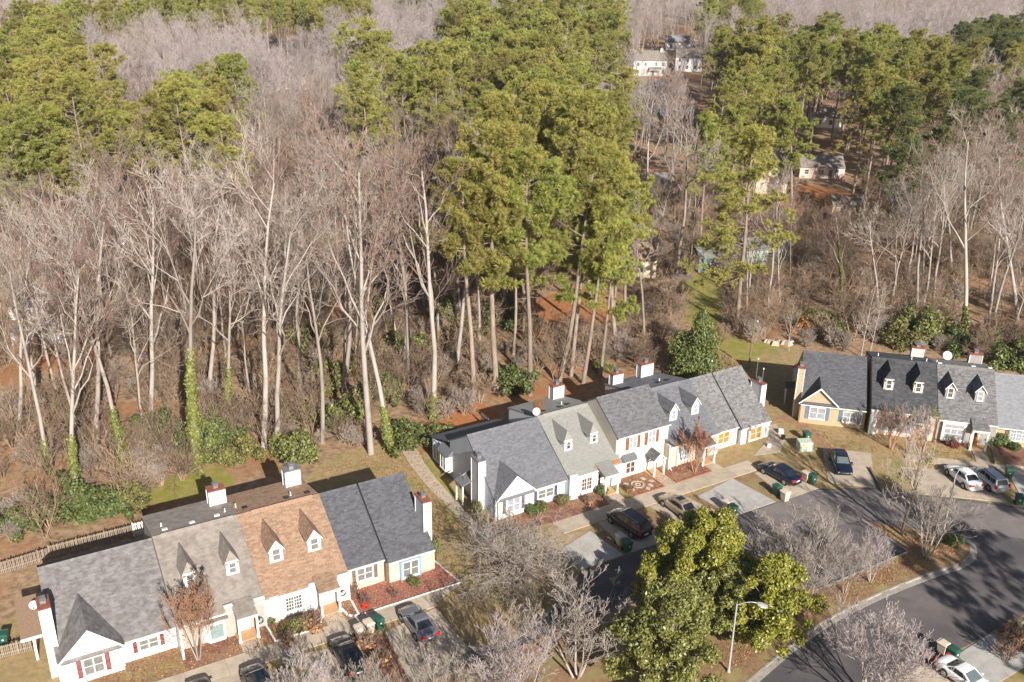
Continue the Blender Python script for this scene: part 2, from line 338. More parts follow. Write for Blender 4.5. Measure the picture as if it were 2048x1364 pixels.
road_l = [R1.p(-60, -11.8), R1.p(1.0, -11.8)] + [np.append(q, 0) for q in smoothline([tuple(q) for q in pxs((938, 1303), (960, 1299), (1000, 1291), (1050, 1265), (1105, 1218), (1150, 1172), (1160, 1143))], 3)] + \
         [R2.p(16.3, -11.35)] + [np.array([*q, 0]) for q in ((37.75, 89.6), (41.7, 88.4), (46.85, 87.5), (51.6, 86.2), (64, 84.2))]
edge_r = [np.array([*q, 0.0]) for q in ((64, 81.6), (39.9, 66.9), (35.9, 64.4), (15, 51.7), (-20, 30.5), (-60, 18))]
tag(sheet('road', road_l + edge_r, Z2, m_asph), 'grey asphalt road and parking court in front of the rows')
tag(sheet('sunlit_road_patch', [R2.p(8, -11.5), R2.p(16.2, -11.5), (37.7, 89.4), (41.6, 88.2), (51.5, 86.0), (51, 80), (44.5, 82), (37, 83.6), R2.p(16.4, -18), R2.p(9, -16.5)], Z3, m_asph2), 'asphalt painted in a lighter sunlit tone between the parked cars and the lamp post')  # sunlit stretch of the court painted as a lighter sheet
# island
kerb_px = [(1380, 1440), (1440, 1405), (1500, 1364), (1575, 1300), (1660, 1240), (1760, 1190), (1860, 1150), (1920, 1130), (1943, 1110), (1940, 1090), (1920, 1079), (1880, 1068)]
kerb_line = smoothline([tuple(q) for q in pxs(*kerb_px)], 4)
isl = [R2.p(16.2, -18.2)[:2], R2.p(15.8, -23.75)[:2], R2.p(4, -23.75)[:2], R2.p(3.4, -17.4)[:2], R2.p(-45, -17.4)[:2], np.array([-20., 34.])] + kerb_line
tag(sheet('island', isl, 0.13, m_leafbed, thick=0.13), 'leaf strewn planted island with magnolias between court and road')
def ribbon(line, w, z0, z1, name, parent, mat, step=3.0, side=1):
    L = [np.array(p, float)[:2] for p in line]; d = [0.0]
    for a, b in zip(L[:-1], L[1:]): d.append(d[-1] + np.linalg.norm(b - a))
    def pt(s):
        s = min(max(s, 0), d[-1] - 1e-6)
        i = max(0, np.searchsorted(d, s, 'right') - 1); t = (s - d[i]) / (d[i + 1] - d[i] + 1e-9)
        tg = L[i + 1] - L[i]; tg /= np.linalg.norm(tg) + 1e-9
        return L[i] * (1 - t) + L[i + 1] * t, np.array([-tg[1], tg[0]]) * side
    n = max(1, int(round(d[-1] / step)))
    for k in range(n):
        ss = np.linspace(k * d[-1] / n + 0.012, (k + 1) * d[-1] / n - 0.012, 4)
        a = []; b = []
        for s in ss:
            p, nn = pt(s); a.append(p); b.append(p + nn * w)
        mb = MB(); mb.prism([tuple(q) for q in a] + [tuple(q) for q in b[::-1]], z0, z1, 'z'); mb.build(name, mat, parent)
def struct_empty(name, label):
    o = link(name, None, None, (0, 0, 0)); o['kind'] = 'structure'; o['label'] = label; return o
kerb = struct_empty('kerb', 'pale concrete kerb and gutter round the planted island')
ribbon(kerb_line, 0.18, 0.0, 0.155, 'kerb_section', kerb, m_kerb, 3.0, 1)
ribbon(kerb_line, -0.48, 0.0, 0.05, 'gutter_section', kerb, m_kerb, 3.0, 1)
kb2 = struct_empty('kerb', 'low kerb along the parking bays')
ribbon([R2.p(16.2, -17.9), R2.p(15.8, -23.75)], 0.15, 0, 0.15, 'kerb_section', kb2, m_kerb, 3.0, 1)
ribbon([R2.p(15.8, -23.75), R2.p(4, -23.75)], 0.15, 0, 0.15, 'kerb_section', kb2, m_kerb, 3.0, 1)
for k, u in enumerate((12.3, 9.65, 7.0)):
    mk = sheet('parking_line', [R2.p(u - 0.05, -20.2), R2.p(u + 0.05, -20.2), R2.p(u + 0.05, -23.3), R2.p(u - 0.05, -23.3)], Z4, m_paint)
    tag(mk, 'worn white parking bay line on the asphalt')
# grass lobe between the two driveways with its curved kerb
lobe = smoothline([tuple(q) for q in pxs((872, 1208), (905, 1255), (940, 1290), (965, 1297), (1000, 1289), (1050, 1262), (1103, 1215), (1146, 1170))], 4)
tag(sheet('verge', lobe + [tuple(q) for q in pxs((1130, 1105), (1080, 1095), (1000, 1120), (950, 1150))], 0.10, m_lawn, thick=0.1), 'rounded grass verge under the spreading bare tree')
kb3 = struct_empty('kerb', 'curved concrete kerb round the grass verge')
ribbon(lobe[8:], -0.3, 0, 0.12, 'kerb_section', kb3, m_kerb, 2.5, 1)
def slabs(name, label, row, u0, u1, v0, v1, n, z=0.07, mat=m_conc, across='u'):
    o = struct_empty(name, label)
    for k in range(n):
        mb = MB()
        if across == 'u':
            a = u0 + (u1 - u0) * k / n + .012; b = u0 + (u1 - u0) * (k + 1) / n - .012; q = [(a, v0), (b, v0), (b, v1), (a, v1)]
        else:
            a = v0 + (v1 - v0) * k / n + .012; b = v0 + (v1 - v0) * (k + 1) / n - .012; q = [(u0, a), (u1, a), (u1, b), (u0, b)]
        mb.prism([tuple(row.p(*c)[:2]) for c in q], 0.0, z + 0.004 * (k % 2), 'z'); mb.build('slab', mat, o)
    return o
slabs('sidewalk', 'concrete sidewalk in front of the brown roofed townhouse row', R1, -34, 6.5, -5.35, -3.45, 13)
slabs('sidewalk', 'concrete sidewalk in front of the grey roofed middle row', R2, -10.5, 14.5, -5.65, -3.6, 8)
slabs('sidewalk', 'concrete sidewalk in front of the right hand row', R3, 11.2, 31, -6.35, -4.95, 6)
def path(name, label, L, Rr, mat=m_conc, z=0.05):
    o = struct_empty(name, label)
    for i in range(len(L) - 1):
        a, b, c, d = [np.array(q) for q in pxs(L[i], L[i + 1], Rr[i + 1], Rr[i])]; ce = (a + b + c + d) / 4
        mb = MB(); mb.prism([tuple(ce + (q - ce) * 0.994) for q in (a, b, c, d)], 0, z, 'z'); mb.build('slab', mat, o)
    return o
path('path', 'concrete walkway between the two rows', [(800, 895), (820, 930), (850, 968), (884, 1002), (930, 1052), (985, 1108)], [(832, 895), (848, 925), (874, 960), (903, 992), (945, 1040), (1015, 1092)])
def drive(label, px, mat=m_conc, z=0.06, cut=1):
    o = struct_empty('driveway', label); q = [np.array(p) for p in pxs(*px)]     # near-left, far-left, far-right, near-right
    for k in range(cut):
        t0, t1 = k / cut + .002, (k + 1) / cut - .002
        a = q[0] + (q[1] - q[0]) * t0; b = q[0] + (q[1] - q[0]) * t1; c = q[3] + (q[2] - q[3]) * t1; d = q[3] + (q[2] - q[3]) * t0
        mb = MB(); mb.prism([tuple(v) for v in (a, d, c, b)], 0, z, 'z'); mb.build('slab', mat, o)
drive('stained concrete driveway under the silver coupe', [(826, 1378), (770, 1264), (873, 1216), (938, 1300)], cut=2)
drive('stained concrete driveway under the black car with sunroof', [(640, 1440), (560, 1316), (713, 1287), (800, 1390)], cut=2)
drive('concrete driveway under the dark grey car at the lower edge', [(440, 1480), (372, 1378), (530, 1328), (600, 1440)], cut=2)
drive('pale empty driveway left of the black minivan', [(1160, 1141), (1124, 1098), (1180, 1062), (1246, 1110)], m_conc2, cut=1)
drive('concrete driveway under the black minivan', [(1258, 1106), (1196, 1046), (1272, 1024), (1345, 1078)], cut=2)
drive('concrete driveway under the champagne sedan', [(1390, 1068), (1298, 1013), (1372, 994), (1460, 1036)], cut=2)
drive('wide empty concrete driveway behind the magnolia crown', [(1466, 1033), (1395, 993), (1464, 957), (1552, 1004)], m_conc2, cut=1)
drive('concrete driveway under the midnight blue sedan', [(1578, 998), (1508, 947), (1545, 935), (1636, 978)], cut=2)
drive('concrete driveway under the dark sedan facing the camera', [(1657, 966), (1645, 896), (1742, 907), (1750, 976)], cut=2)
drive('concrete driveway shared by the white sedan and silver wagon', [(1835, 988), (1800, 934), (1960, 942), (2016, 1006)], cut=2)
drive('pale driveway at the right edge of the frame', [(2047, 1003), (2014, 944), (2090, 950), (2150, 1020)], m_conc2, cut=2)
drive('shaded pale driveway in the lower right corner', [(1985, 1374), (1913, 1311), (1982, 1267), (2075, 1318)], m_conc2, cut=2)
drive('shaded grey driveway slab at the lower right edge', [(2060, 1300), (2018, 1262), (2062, 1232), (2100, 1262)], m_conc2, cut=1)
drive('tan driveway under the white coupe in the lower corner', [(1850, 1420), (1790, 1330), (1880, 1336), (1960, 1400)], cut=1)
# planted beds
def bed(label, row, q, mat=m_mulch, z=Z3): return tag(sheet('flower_bed', [row.p(*c) for c in q], z, mat), label)
bed('leaf covered bed before the red shuttered house', R1, [(-30, -3.4), (-18.3, -3.4), (-18.3, 0), (-30, 0)], m_leafbed)
bed('brown mulch bed before the grey tan house', R1, [(-18.2, -3.4), (-13.8, -3.4), (-13.8, 0), (-18.2, 0)])
bed('narrow mulch bed by the hose reel', R1, [(-12.1, -3.4), (-11.2, -3.4), (-11.2, 0), (-12.1, 0)])
bed('shrub bed edged in white before the brown roofed house', R1, [(-11.1, -3.4), (-6.9, -3.4), (-6.9, 0), (-11.1, 0)], m_leafbed)
bed('small bed beside the arched white edging', R1, [(-5.1, -3.4), (-4.1, -3.4), (-4.1, 0), (-5.1, 0)])
bed('red mulch bed before the peach house', R1, [(-3.9, -3.42), (5.4, -3.42), (4.6, 1.5), (3.85, 1.5), (-3.9, 0)], m_mulch_red)
bed('leaf covered bed before the pale gabled house', R2, [(-17.5, -2.6), (-10, -3.6), (-3.7, -3.6), (-3.7, 0.3), (-15, 0.3)], m_mulch)
bed('mulch bed with round stone feature', R2, [(-.6, -3.5), (3.2, -3.5), (3.2, 0), (-.6, 0)], m_mulch)
bed('mulch bed edged with brick before the pink walled house', R2, [(4.9, -3.5), (9.5, -3.5), (9.5, 0), (4.9, 0)], m_mulch)
bed('gravel coloured bed before the buff house', R3, [(21.6, -4.8), (30, -4.8), (30, 0), (21.6, 0)], m_mulch)
bed('rust coloured bed before the grey house', R3, [(15.2, -1.6), (18.4, -1.6), (18.4, 0), (15.2, 0)], m_mulch_red)
tag(sheet('flower_bed', pxs((716, 1288), (768, 1266), (830, 1380), (798, 1392)), Z3, m_mulch), 'dry planted strip between the two driveways')
tag(sheet('flower_bed', smoothline([tuple(q) for q in pxs((565, 1345), (580, 1325), (605, 1325), (618, 1345), (600, 1375), (570, 1375), (565, 1345))], 3), 0.075, m_green), 'small mossy bed beside the dark grey car')
for lab, q in (('dry strip under the beige and green bins', ((1180, 1060), (1195, 1050), (1258, 1104), (1246, 1108))), ('leafy strip beside the minivan', ((1272, 1022), (1300, 1012), (1390, 1066), (1345, 1078))),
               ('leafy strip beside the champagne sedan', ((1373, 994), (1394, 988), (1466, 1032), (1460, 1036))), ('dry strip left of the blue sedan', ((1466, 957), (1506, 946), (1576, 998), (1553, 1004)))):
    tag(sheet('verge', pxs(*q), Z3, m_leafbed), lab)
tag(sheet('yard', [(33.2, 64.7), (34.6, 64.6), (37.5, 60), (35.0, 59)], Z4, m_leafbed), 'leafy strip between driveways in the lower right corner')
tag(sheet('yard', [(40.6, 67.3), (42.2, 68.3), (48, 62), (42.8, 61.8)], Z4, m_mulch), 'dark planted strip in the lower right corner')
def walk(label, row, u0, u1, v0, v1, n=2, mat=m_conc, z=0.06): slabs('path', label, row, u0, u1, v0, v1, n, z, mat, 'v')
walk('short path to the grey tan house porch', R1, -13.75, -12.25, -3.45, -2.2)
walk('short path to the brown roofed house porch', R1, -6.75, -5.25, -3.45, -2.05)
walk('short path to the sage roofed house porch', R2, -3.55, -1.75, -3.6, -2.1)
walk('short path to the two storey house porch', R2, 3.3, 4.7, -3.6, -1.7)
walk('short path to the pink brick house porch', R2, 9.6, 11.1, -3.6, -2.1)
walk('long path to the grey house porch', R3, 18.7, 20.1, -4.95, -1.5, 3)
walk('tan path to the pink cottage door', R3, 12.5, 13.6, -4.95, -1.0, 3, m_dirtpath)
path('path', 'curving dirt path left of the tan gabled house', [(1500, 868), (1560, 838), (1592, 852), (1622, 880), (1648, 905)], [(1520, 855), (1570, 828), (1610, 846), (1645, 872), (1664, 900)], m_dirtpath, 0.03)
path('path', 'concrete path by the amber windows', [(1508, 912), (1535, 880), (1540, 850)], [(1560, 905), (1570, 880), (1552, 848)], m_conc, 0.03)
path('path', 'grey path beyond the tall bare tree', [(1262, 445), (1290, 400), (1310, 362), (1312, 345)], [(1330, 440), (1345, 400), (1352, 372), (1338, 345)], m_conc2, 0.04)
path('road', 'far grey lane beyond the mint green house', [(1340, 560), (1355, 520), (1340, 470), (1320, 430)], [(1385, 560), (1380, 520), (1370, 470), (1350, 430)], m_asph2, 0.04)
path('road', 'far cul de sac among the pines', [(1262, 200), (1250, 178), (1285, 160)], [(1350, 200), (1360, 178), (1350, 162)], m_asph2, 0.04)
tag(sheet('yard', pxs((1280, 160), (1285, 152), (1350, 154), (1350, 163)), Z2, m_straw), 'tan front yard of the far white house')

# ------------------------------------------------------------------ townhouses
RNG = random.Random(7)
def shingles(mb, A, B, Cc, D, expo=0.17, tab=0.34, rng=RNG):
    # raised tabs laid in courses on the patch A (eave left) B (eave right) Cc (ridge left) D (ridge right)
    A, B, Cc, D = [np.array(q, float) for q in (A, B, Cc, D)]
    n = np.cross(B - A, Cc - A); n /= np.linalg.norm(n)
    H = 0.5 * (np.linalg.norm(Cc - A) + np.linalg.norm(D - B)); rows = max(1, int(H / expo))
    for r in range(rows):
        t0, t1 = r / rows, (r + 1) / rows
        l0, r0 = A + (Cc - A) * t0, B + (D - B) * t0; l1, r1 = A + (Cc - A) * t1, B + (D - B) * t1
        W = np.linalg.norm(r0 - l0); k = max(1, int(W / tab)); off = rng.random() * .9
        ed = [0.0] + [min(1, max(0, (i + off) / k)) for i in range(k) if 0.02 < (i + off) / k < .98] + [1.0]
        for e0, e1 in zip(ed[:-1], ed[1:]):
            h = 0.014 + 0.016 * rng.random()
            a, b = l0 + (r0 - l0) * e0, l0 + (r0 - l0) * e1; c, d = l1 + (r1 - l1) * e0, l1 + (r1 - l1) * e1
            mb.add([a, b, a + n * h, b + n * h, c + n * .004, d + n * .004], [(0, 1, 3, 2), (2, 3, 5, 4)])
class House:
    def __init__(s, row, u0, u1, label, wall, roof, trim=m_trim, name='townhouse', cat='townhouse', group='townhouses in rows'):
        s.row, s.u0, s.w, s.wall, s.roofm, s.trim = row, u0, u1 - u0, wall, roof, trim
        s.root = thing(name, label, cat, row.p(u0, 0), row.a, group)
        s.walls = MB(); s.sh = MB(); s.gut = MB()
    def part(s, mb, name, mat, parent=None, label=None):
        o = mb.build(name, mat, parent or s.root)
        if label: o['label'] = label
        return o
    def body(s, y0, ye, ze, yr, zr, yb, zb, x0=0.0, x1=None, eave_gap=None, gut=True):
        x1 = s.w if x1 is None else x1
        sl = (zr - ze) / (yr - ye); zw = ze + sl * (y0 - ye) - .1; slb = (zb - zr) / (yb - yr)
        s.walls.prism([(y0, 0), (y0, zw), (yr, zr - .12), (yb - .25, zb - .1 - slb * .25), (yb - .25, 0)], x0 + .012, x1 - .012)
        rf = MB()
        rf.prism([(ye, ze - .14), (ye, ze), (yr, zr), (yr, zr - .16)], x0, x1); rf.prism([(yr + .003, zr - .16), (yr + .003, zr), (yb, zb), (yb, zb - .14)], x0, x1)
        o = s.part(rf, 'roof', s.roofm)
        sh = MB(); shingles(sh, (x0, ye, ze), (x1, ye, ze), (x0, yr, zr), (x1, yr, zr)); shingles(sh, (x1, yb, zb), (x0, yb, zb), (x1, yr, zr), (x0, yr, zr))
        tag(s.part(sh, 'shingle_course', s.roofm, o), kind='stuff')
        cap = MB(); k = int((x1 - x0) / .3)
        for i in range(k):
            a = x0 + (x1 - x0) * i / k; b = x0 + (x1 - x0) * (i + 1) / k
            cap.add([(a, yr - .16, zr - .16 * sl + .035), (b, yr - .16, zr - .16 * sl + .03), (b, yr, zr + .05), (a, yr, zr + .055), (b, yr + .16, zr + .16 * slb + .03), (a, yr + .16, zr + .16 * slb + .035)], [(0, 1, 2, 3), (3, 2, 4, 5)])
        s.part(cap, 'ridge_cap', s.roofm, o)
        if gut: s.part(MB().box(x0 + .02, ye - .09, ze - .13, x1 - .02, ye - .003, ze - .02), 'gutter', s.trim)
        s.part(MB().box(x0 + .02, yb + .003, zb - .15, x1 - .02, yb + .09, zb - .03), 'gutter', s.trim)
        s.sl = sl; s.ye = ye; s.ze = ze; s.yr = yr; s.zr = zr; return o
    def roofz(s, y): return s.ze + s.sl * (y - s.ye)
    def done(s): return s.part(s.walls, 'wall', s.wall)
    # an opening on a vertical face: o = origin, along s axis, outward normal n
    def _T(s, face, pos):
        if face == 'front': return lambda a, z, d: (a, pos - d, z)
        if face == 'left': return lambda a, z, d: (pos - d, a, z)
        if face == 'right': return lambda a, z, d: (pos + d, a, z)
        return lambda a, z, d: (a, pos + d, z)
    def _box(s, mb, T, a0, a1, z0, z1, d0, d1, mi=0):
        pts = [T(a, z, d) for d in (d0, d1) for (a, z) in ((a0, z0), (a1, z0), (a1, z1), (a0, z1))]
        mb.add(pts, [(0, 1, 2, 3), (7, 6, 5, 4), (0, 4, 5, 1), (1, 5, 6, 2), (2, 6, 7, 3), (3, 7, 4, 0)], mi)
    def window(s, a0, a1, z0, z1, pos, face='front', cols=1, grid=(1, 2), fm=None, pm=m_glass, parent=None, fw=0.07, name='window', sill=True):
        T = s._T(face, pos); f = MB(); fm = fm or s.trim
        for q in ((a0, a0 + fw, z0, z1), (a1 - fw, a1, z0, z1), (a0 + fw, a1 - fw, z1 - fw, z1), (a0 + fw, a1 - fw, z0, z0 + fw)): s._box(f, T, *q, -.02, .06)
        if sill: s._box(f, T, a0 - .04, a1 + .04, z0 - .06, z0 - .003, -.02, .10)
        cw = (a1 - a0 - 2 * fw) / cols; panes = []
        for c in range(cols):
            c0 = a0 + fw + cw * c; c1 = c0 + cw
            if c: s._box(f, T, c0 - .045, c0 + .045, z0 + fw, z1 - fw, -.02, .055)
            gx, gz = grid
            for i in range(1, gx): s._box(f, T, c0 + cw * i / gx - .018, c0 + cw * i / gx + .018, z0 + fw, z1 - fw, -.01, .035)
            for i in range(1, gz): s._box(f, T, c0, c1, z0 + fw + (z1 - z0 - 2 * fw) * i / gz - .022, z0 + fw + (z1 - z0 - 2 * fw) * i / gz + .022, -.01, .04)
            panes.append(MB()); s._box(panes[-1], T, c0, c1, z0 + fw, z1 - fw, -.015, .015)
        o = f.build(name, fm, parent or s.root)
        for p in panes:
            if parent is None: p.build('pane', pm, o)
            else: p.build('pane', pm, parent)
        return o
    def shutter(s, a, z0, z1, pos, mat, w=.34, face='front'):
        T = s._T(face, pos); f = MB()
        s._box(f, T, a - w / 2, a - w / 2 + .05, z0, z1, 0, .05); s._box(f, T, a + w / 2 - .05, a + w / 2, z0, z1, 0, .05)
        for z in (z0, (z0 + z1) / 2 - .03, z1 - .06): s._box(f, T, a - w / 2 + .05, a + w / 2 - .05, z, z + .06, 0, .05)
        n = max(4, int((z1 - z0) / .09))
        for i in range(n):
            z = z0 + .06 + (z1 - z0 - .12) * i / n; s._box(f, T, a - w / 2 + .05, a + w / 2 - .05, z, z + .05, 0, .03)
        return s.part(f, 'shutter', mat)
    def door(s, a0, a1, z1, pos, mat, z0=.15, glass=True, face='front', pm=m_glass):
        T = s._T(face, pos); f = MB(); s._box(f, T, a0, a1, z0, z1, 0, .05); o = s.part(f, 'door', mat)
        fr = MB()
        for q in ((a0 - .1, a0 - .003, z0, z1 + .1), (a1 + .003, a1 + .1, z0, z1 + .1), (a0, a1, z1 + .003, z1 + .1)): s._box(fr, T, *q, 0, .08)
        s.part(fr, 'door_frame', s.trim, o)
        if glass: p = MB(); s._box(p, T, a0 + .15, a1 - .15, z0 + .95, z1 - .15, .045, .06); s.part(p, 'pane', pm, o)
        k = MB(); s._box(k, T, a1 - .13, a1 - .06, z0 + .9, z0 + 1.0, .05, .10); s.part(k, 'handle', m_darkmetal, o); return o
    def chimney(s, x0, x1, y0, y1, z1, mat, z0=0.0, cap=m_rust, side=None):
        f = MB().box(x0, y0, z0, x1, y1, z1); o = s.part(f, 'chimney', mat)
        for (a, b) in ((x0, y0), (x1, y0), (x0, y1), (x1, y1)): s.part(MB().box(a - .045, b - .045, z0, a + .045, b + .045, z1), 'corner_board', s.trim, o)
        s.part(MB().box(x0 - .07, y0 - .07, z1 + .002, x1 + .07, y1 + .07, z1 + .10), 'cap', cap, o)
        cx, cy = x0 + (x1 - x0) * .5, y0 + (y1 - y0) * .5
        fl = MB().box(cx - .2, cy - .2, z1 + .102, cx + .2, cy + .2, z1 + .34)
        for q in range(4): fl.box(cx - .24, cy - .24, z1 + .345 + q * .07, cx + .24, cy + .24, z1 + .375 + q * .07)
        s.part(fl, 'flue', m_greymetal if cap is not m_darkmetal else m_darkmetal, o); return o
    def gable(s, xc, hw, yf, za, ze, yback, wall=None, y_wall=None, wz=None):
        # front facing cross gable with its own roof, rake boards and shingles
        y_wall = yf + .22 if y_wall is None else y_wall; sl = (za - ze) / hw; t = .12
        f = MB().prism([(xc - hw + .28, 0), (xc + hw - .28, 0), (xc + hw - .28, ze + .28 * sl - .14), (xc, za - .15), (xc - hw + .28, ze + .28 * sl - .14)], y_wall, max(.4, y_wall + 1.2), 'y')
        o = s.part(f, 'gable_wall', wall or s.wall)
        rf = MB()
        for sg in (-1, 1):
            e = xc + sg * hw; yv = s.ye + (ze - s.ze) / s.sl if ze > s.ze else s.ye + .05
            yv = max(yv, yf + .2)
            pts = [(e, yf, ze), (xc, yf, za), (xc, yback, za), (e, yv, ze)]
            low = [(x, y, z - t) for x, y, z in pts]
            rf.add(pts + low, [(0, 1, 2, 3), (7, 6, 5, 4), (0, 4, 5, 1), (3, 2, 6, 7), (0, 3, 7, 4)])
        ro = s.part(rf, 'gable_roof', s.roofm)
        sh = MB(); yv = max(s.ye + max(0, (ze - s.ze) / s.sl), yf + .2)
        shingles(sh, (xc - hw, yv, ze), (xc - hw, yf, ze), (xc, yback, za), (xc, yf, za)); shingles(sh, (xc + hw, yf, ze), (xc + hw, yv, ze), (xc, yf, za), (xc, yback, za))
        tag(s.part(sh, 'shingle_course', s.roofm, ro), kind='stuff')
        rk = MB()
        for sg in (-1, 1):
            d = .2; rk.prism([(xc + sg * (hw + .04), ze - .02), (xc, za + .02), (xc, za - d), (xc + sg * (hw + .04), ze - d)], yf - .05, yf - .003, 'y')
        s.part(rk, 'rake_board', s.trim, ro)
        pent = MB(); pent.add([(xc - hw + .2, yf + .02, ze - .12), (xc + hw - .2, yf + .02, ze - .12), (xc + hw - .2, y_wall - .003, ze + .06), (xc - hw + .2, y_wall - .003, ze + .06)], [(0, 1, 2, 3)])
        pent.box(xc - hw + .2, yf + .0, ze - .2, xc + hw - .2, y_wall - .004, ze - .13, 0)
        s.part(pent, 'pent_ledge', s.roofm, ro)
        return o
    def dormer(s, xc, yf, w=1.1, hz=1.25, kind='gable', wall=None, pm=m_glass, apex=.75, trim=None):
        z0 = s.roofz(yf); z1 = z0 + hz; hw = w / 2; zt = z1 + apex; wall = wall or s.wall; trim = trim or s.trim
        ys = lambda z: yf + (z - z0) / s.sl                                    # where the main slope reaches height z
        f = MB().prism([(yf, z0 - .1), (yf, z1), (ys(z1), z1)], xc - hw, xc + hw)
        if kind == 'gable': f.prism([(xc - hw, z1 - .002), (xc + hw, z1 - .002), (xc, zt - .1)], yf + .002, yf + .6, 'y')
        o = s.part(f, 'dormer', wall)
        ov, of, lo = .13, (.16 if kind == 'gable' else .02), .1
        sl = (zt - z1) / hw; ze = z1 - ov * sl
        rf = MB(); sh = MB()
        yh = yf - of if kind == 'gable' else yf + hw * .62
        for sg in (-1, 1):
            e = xc + sg * (hw + ov); p = [(e, yf - of, ze), (xc, yh, zt), (xc, ys(zt), zt), (e, ys(ze) + .05, ze)]
            q = [(x, y, z - .09) for x, y, z in p]
            rf.add(p + q, [(0, 1, 2, 3), (7, 6, 5, 4), (0, 4, 5, 1), (0, 3, 7, 4)])
            if sg < 0: shingles(sh, p[3], p[0], p[2], p[1], tab=.3)
            else: shingles(sh, p[0], p[3], p[1], p[2], tab=.3)
        if kind == 'hip':
            p = [(xc - hw - ov, yf - of, ze), (xc + hw + ov, yf - of, ze), (xc, yh, zt)]
            rf.add(p, [(0, 1, 2)]); shingles(sh, p[0], p[1], p[2], p[2], tab=.3)
            rf.box(xc - hw - ov, yf - of - .02, ze - .1, xc + hw + ov, yf - of + .02, ze - .01)
        ro = s.part(rf, 'dormer_roof', s.roofm, o); tag(s.part(sh, 'shingle_course', s.roofm, o), kind='stuff')
        if kind == 'gable':
            rk = MB()
            for sg in (-1, 1): rk.prism([(xc + sg * (hw + ov), ze), (xc, zt), (xc, zt - .14), (xc + sg * (hw + ov), ze - .13)], yf - of - .04, yf - of - .003, 'y')
            s.part(rk, 'rake_board', trim, o)
        s.window(xc - hw + .2, xc + hw - .2, z0 + .12, z1 - .08, yf - .002, cols=1, grid=(1, 2), fm=trim, pm=pm, parent=o, fw=.08, name='window_frame')
        return o
    def porch(s, x0, x1, y1, z1, y0=-.5, z0=None, mat=None, floor=m_brickstep, posts=True, ph=None):
        z0 = s.roofz(y0) + .05 if z0 is None else z0
        rf = MB().prism([(y1, z1 - .1), (y1, z1), (y0, z0), (y0, z0 - .12)], x0, x1); o = s.part(rf, 'porch_roof', mat or s.roofm)
        sh = MB(); shingles(sh, (x0, y1, z1), (x1, y1, z1), (x0, y0, z0), (x1, y0, z0)); tag(s.part(sh, 'shingle_course', mat or s.roofm, o), kind='stuff')
        s.part(MB().box(x0 + .01, y1 - .05, z1 - .24, x1 - .01, y1 + .1, z1 - .06), 'beam', s.trim, o)
        if posts:
            for x in (x0 + .12, x1 - .12): s.part(MB().box(x - .085, y1 + .0, .0, x + .085, y1 + .17, z1 - .245).box(x - .12, y1 - .035, .0, x + .12, y1 + .205, .22), 'porch_post', s.trim)
        if floor: s.part(MB().box(x0 + .05, y1 + .05, 0, x1 - .05, -.2, .16), 'porch_floor', floor)
        return o
    def vents(s, pts, mat=m_darkmetal, pipes=()):
        for x, y in pts:
            sl = (s.zb - s.zr) / (s.yb - s.yr); z = s.zr + sl * (y - s.yr)
            s.part(MB().prism([(y - .2, z - .02 - sl * .2), (y - .2, z + .14 - sl * .2), (y + .2, z + .14 + sl * .2), (y + .2, z - .05 + sl * .2)], x - .22, x + .22), 'roof_vent', mat)
        for x, y in pipes:
            sl = (s.zb - s.zr) / (s.yb - s.yr); z = s.zr + sl * (y - s.yr)
            s.part(MB().tube((x, y, z - .1), (x, y, z + .38), .055, n=8).tube((x, y, z - .05), (x, y, z + .1), .12, .06, n=8), 'vent_pipe', m_trim)
    def ridgevent(s, x0, x1):
        s.part(MB().prism([(s.yr - .26, s.zr - .26 * s.sl + .06), (s.yr, s.zr + .12), (s.yr + .3, s.zr + .0), (s.yr + .3, s.zr - .08), (s.yr - .26, s.zr - .26 * s.sl)], x0, x1), 'ridge_vent', s.roofm)
    def downspout(s, x, y, z1, mat=None):
        s.part(MB().box(x - .05, y - .1, .05, x + .05, y - .02, z1).box(x - .05, y - .35, .05, x + .05, y - .1, .13), 'downspout', mat or s.trim)
    def corner(s, x, y, z1): s.part(MB().box(x - .07, y - .02, 0, x + .07, y + .1, z1), 'corner_board', s.trim)
    def rearslope(s, yr, zr, yb, zb): s.yb, s.zb = yb, zb

# --- row one (lower left)
h = House(R1, -26.85, -18.13, 'white townhouse with brick red shutters and weathered grey roof', m_white, r_greyweath)
h.rearslope(6.6, 6.2, 13, 2.4); h.body(-.2, -.4, 2.12, 6.6, 6.2, 13, 2.4)
h.gable(2.42, 2.35, -1.12, 4.72, 2.42, 3.9, y_wall=-.92)
h.window(1.72, 3.2, .55, 2.1, -.93, cols=2, pm=m_blind); h.shutter(1.45, .5, 2.15, -.93, m_redsh); h.shutter(3.47, .5, 2.15, -.93, m_redsh)
h.window(5.85, 7.35, .72, 1.72, -.21, cols=2, pm=m_blind); h.shutter(5.58, .7, 1.72, -.21, m_redsh, .3); h.shutter(7.62, .7, 1.72, -.21, m_redsh, .3)
h.chimney(-.45, .33, .7, 2.3, 6.3, m_white, cap=m_rust); h.corner(4.5, -.92, 2.3)
h.part(MB().prism([(3.4, 2.18), (3.4, 2.3), (8.6, 2.6), (8.6, 2.48)], -2.1, -.47), 'porch_roof', r_brown); h.part(MB().box(-1.3, 3.4, 0, -1.12, 3.58, 2.18), 'porch_post', m_trim); h.part(MB().box(-2.1, 3.33, 2.05, -.47, 3.39, 2.3), 'fascia_board', m_trim)
h.downspout(4.62, -.22, 2.0); h.done()

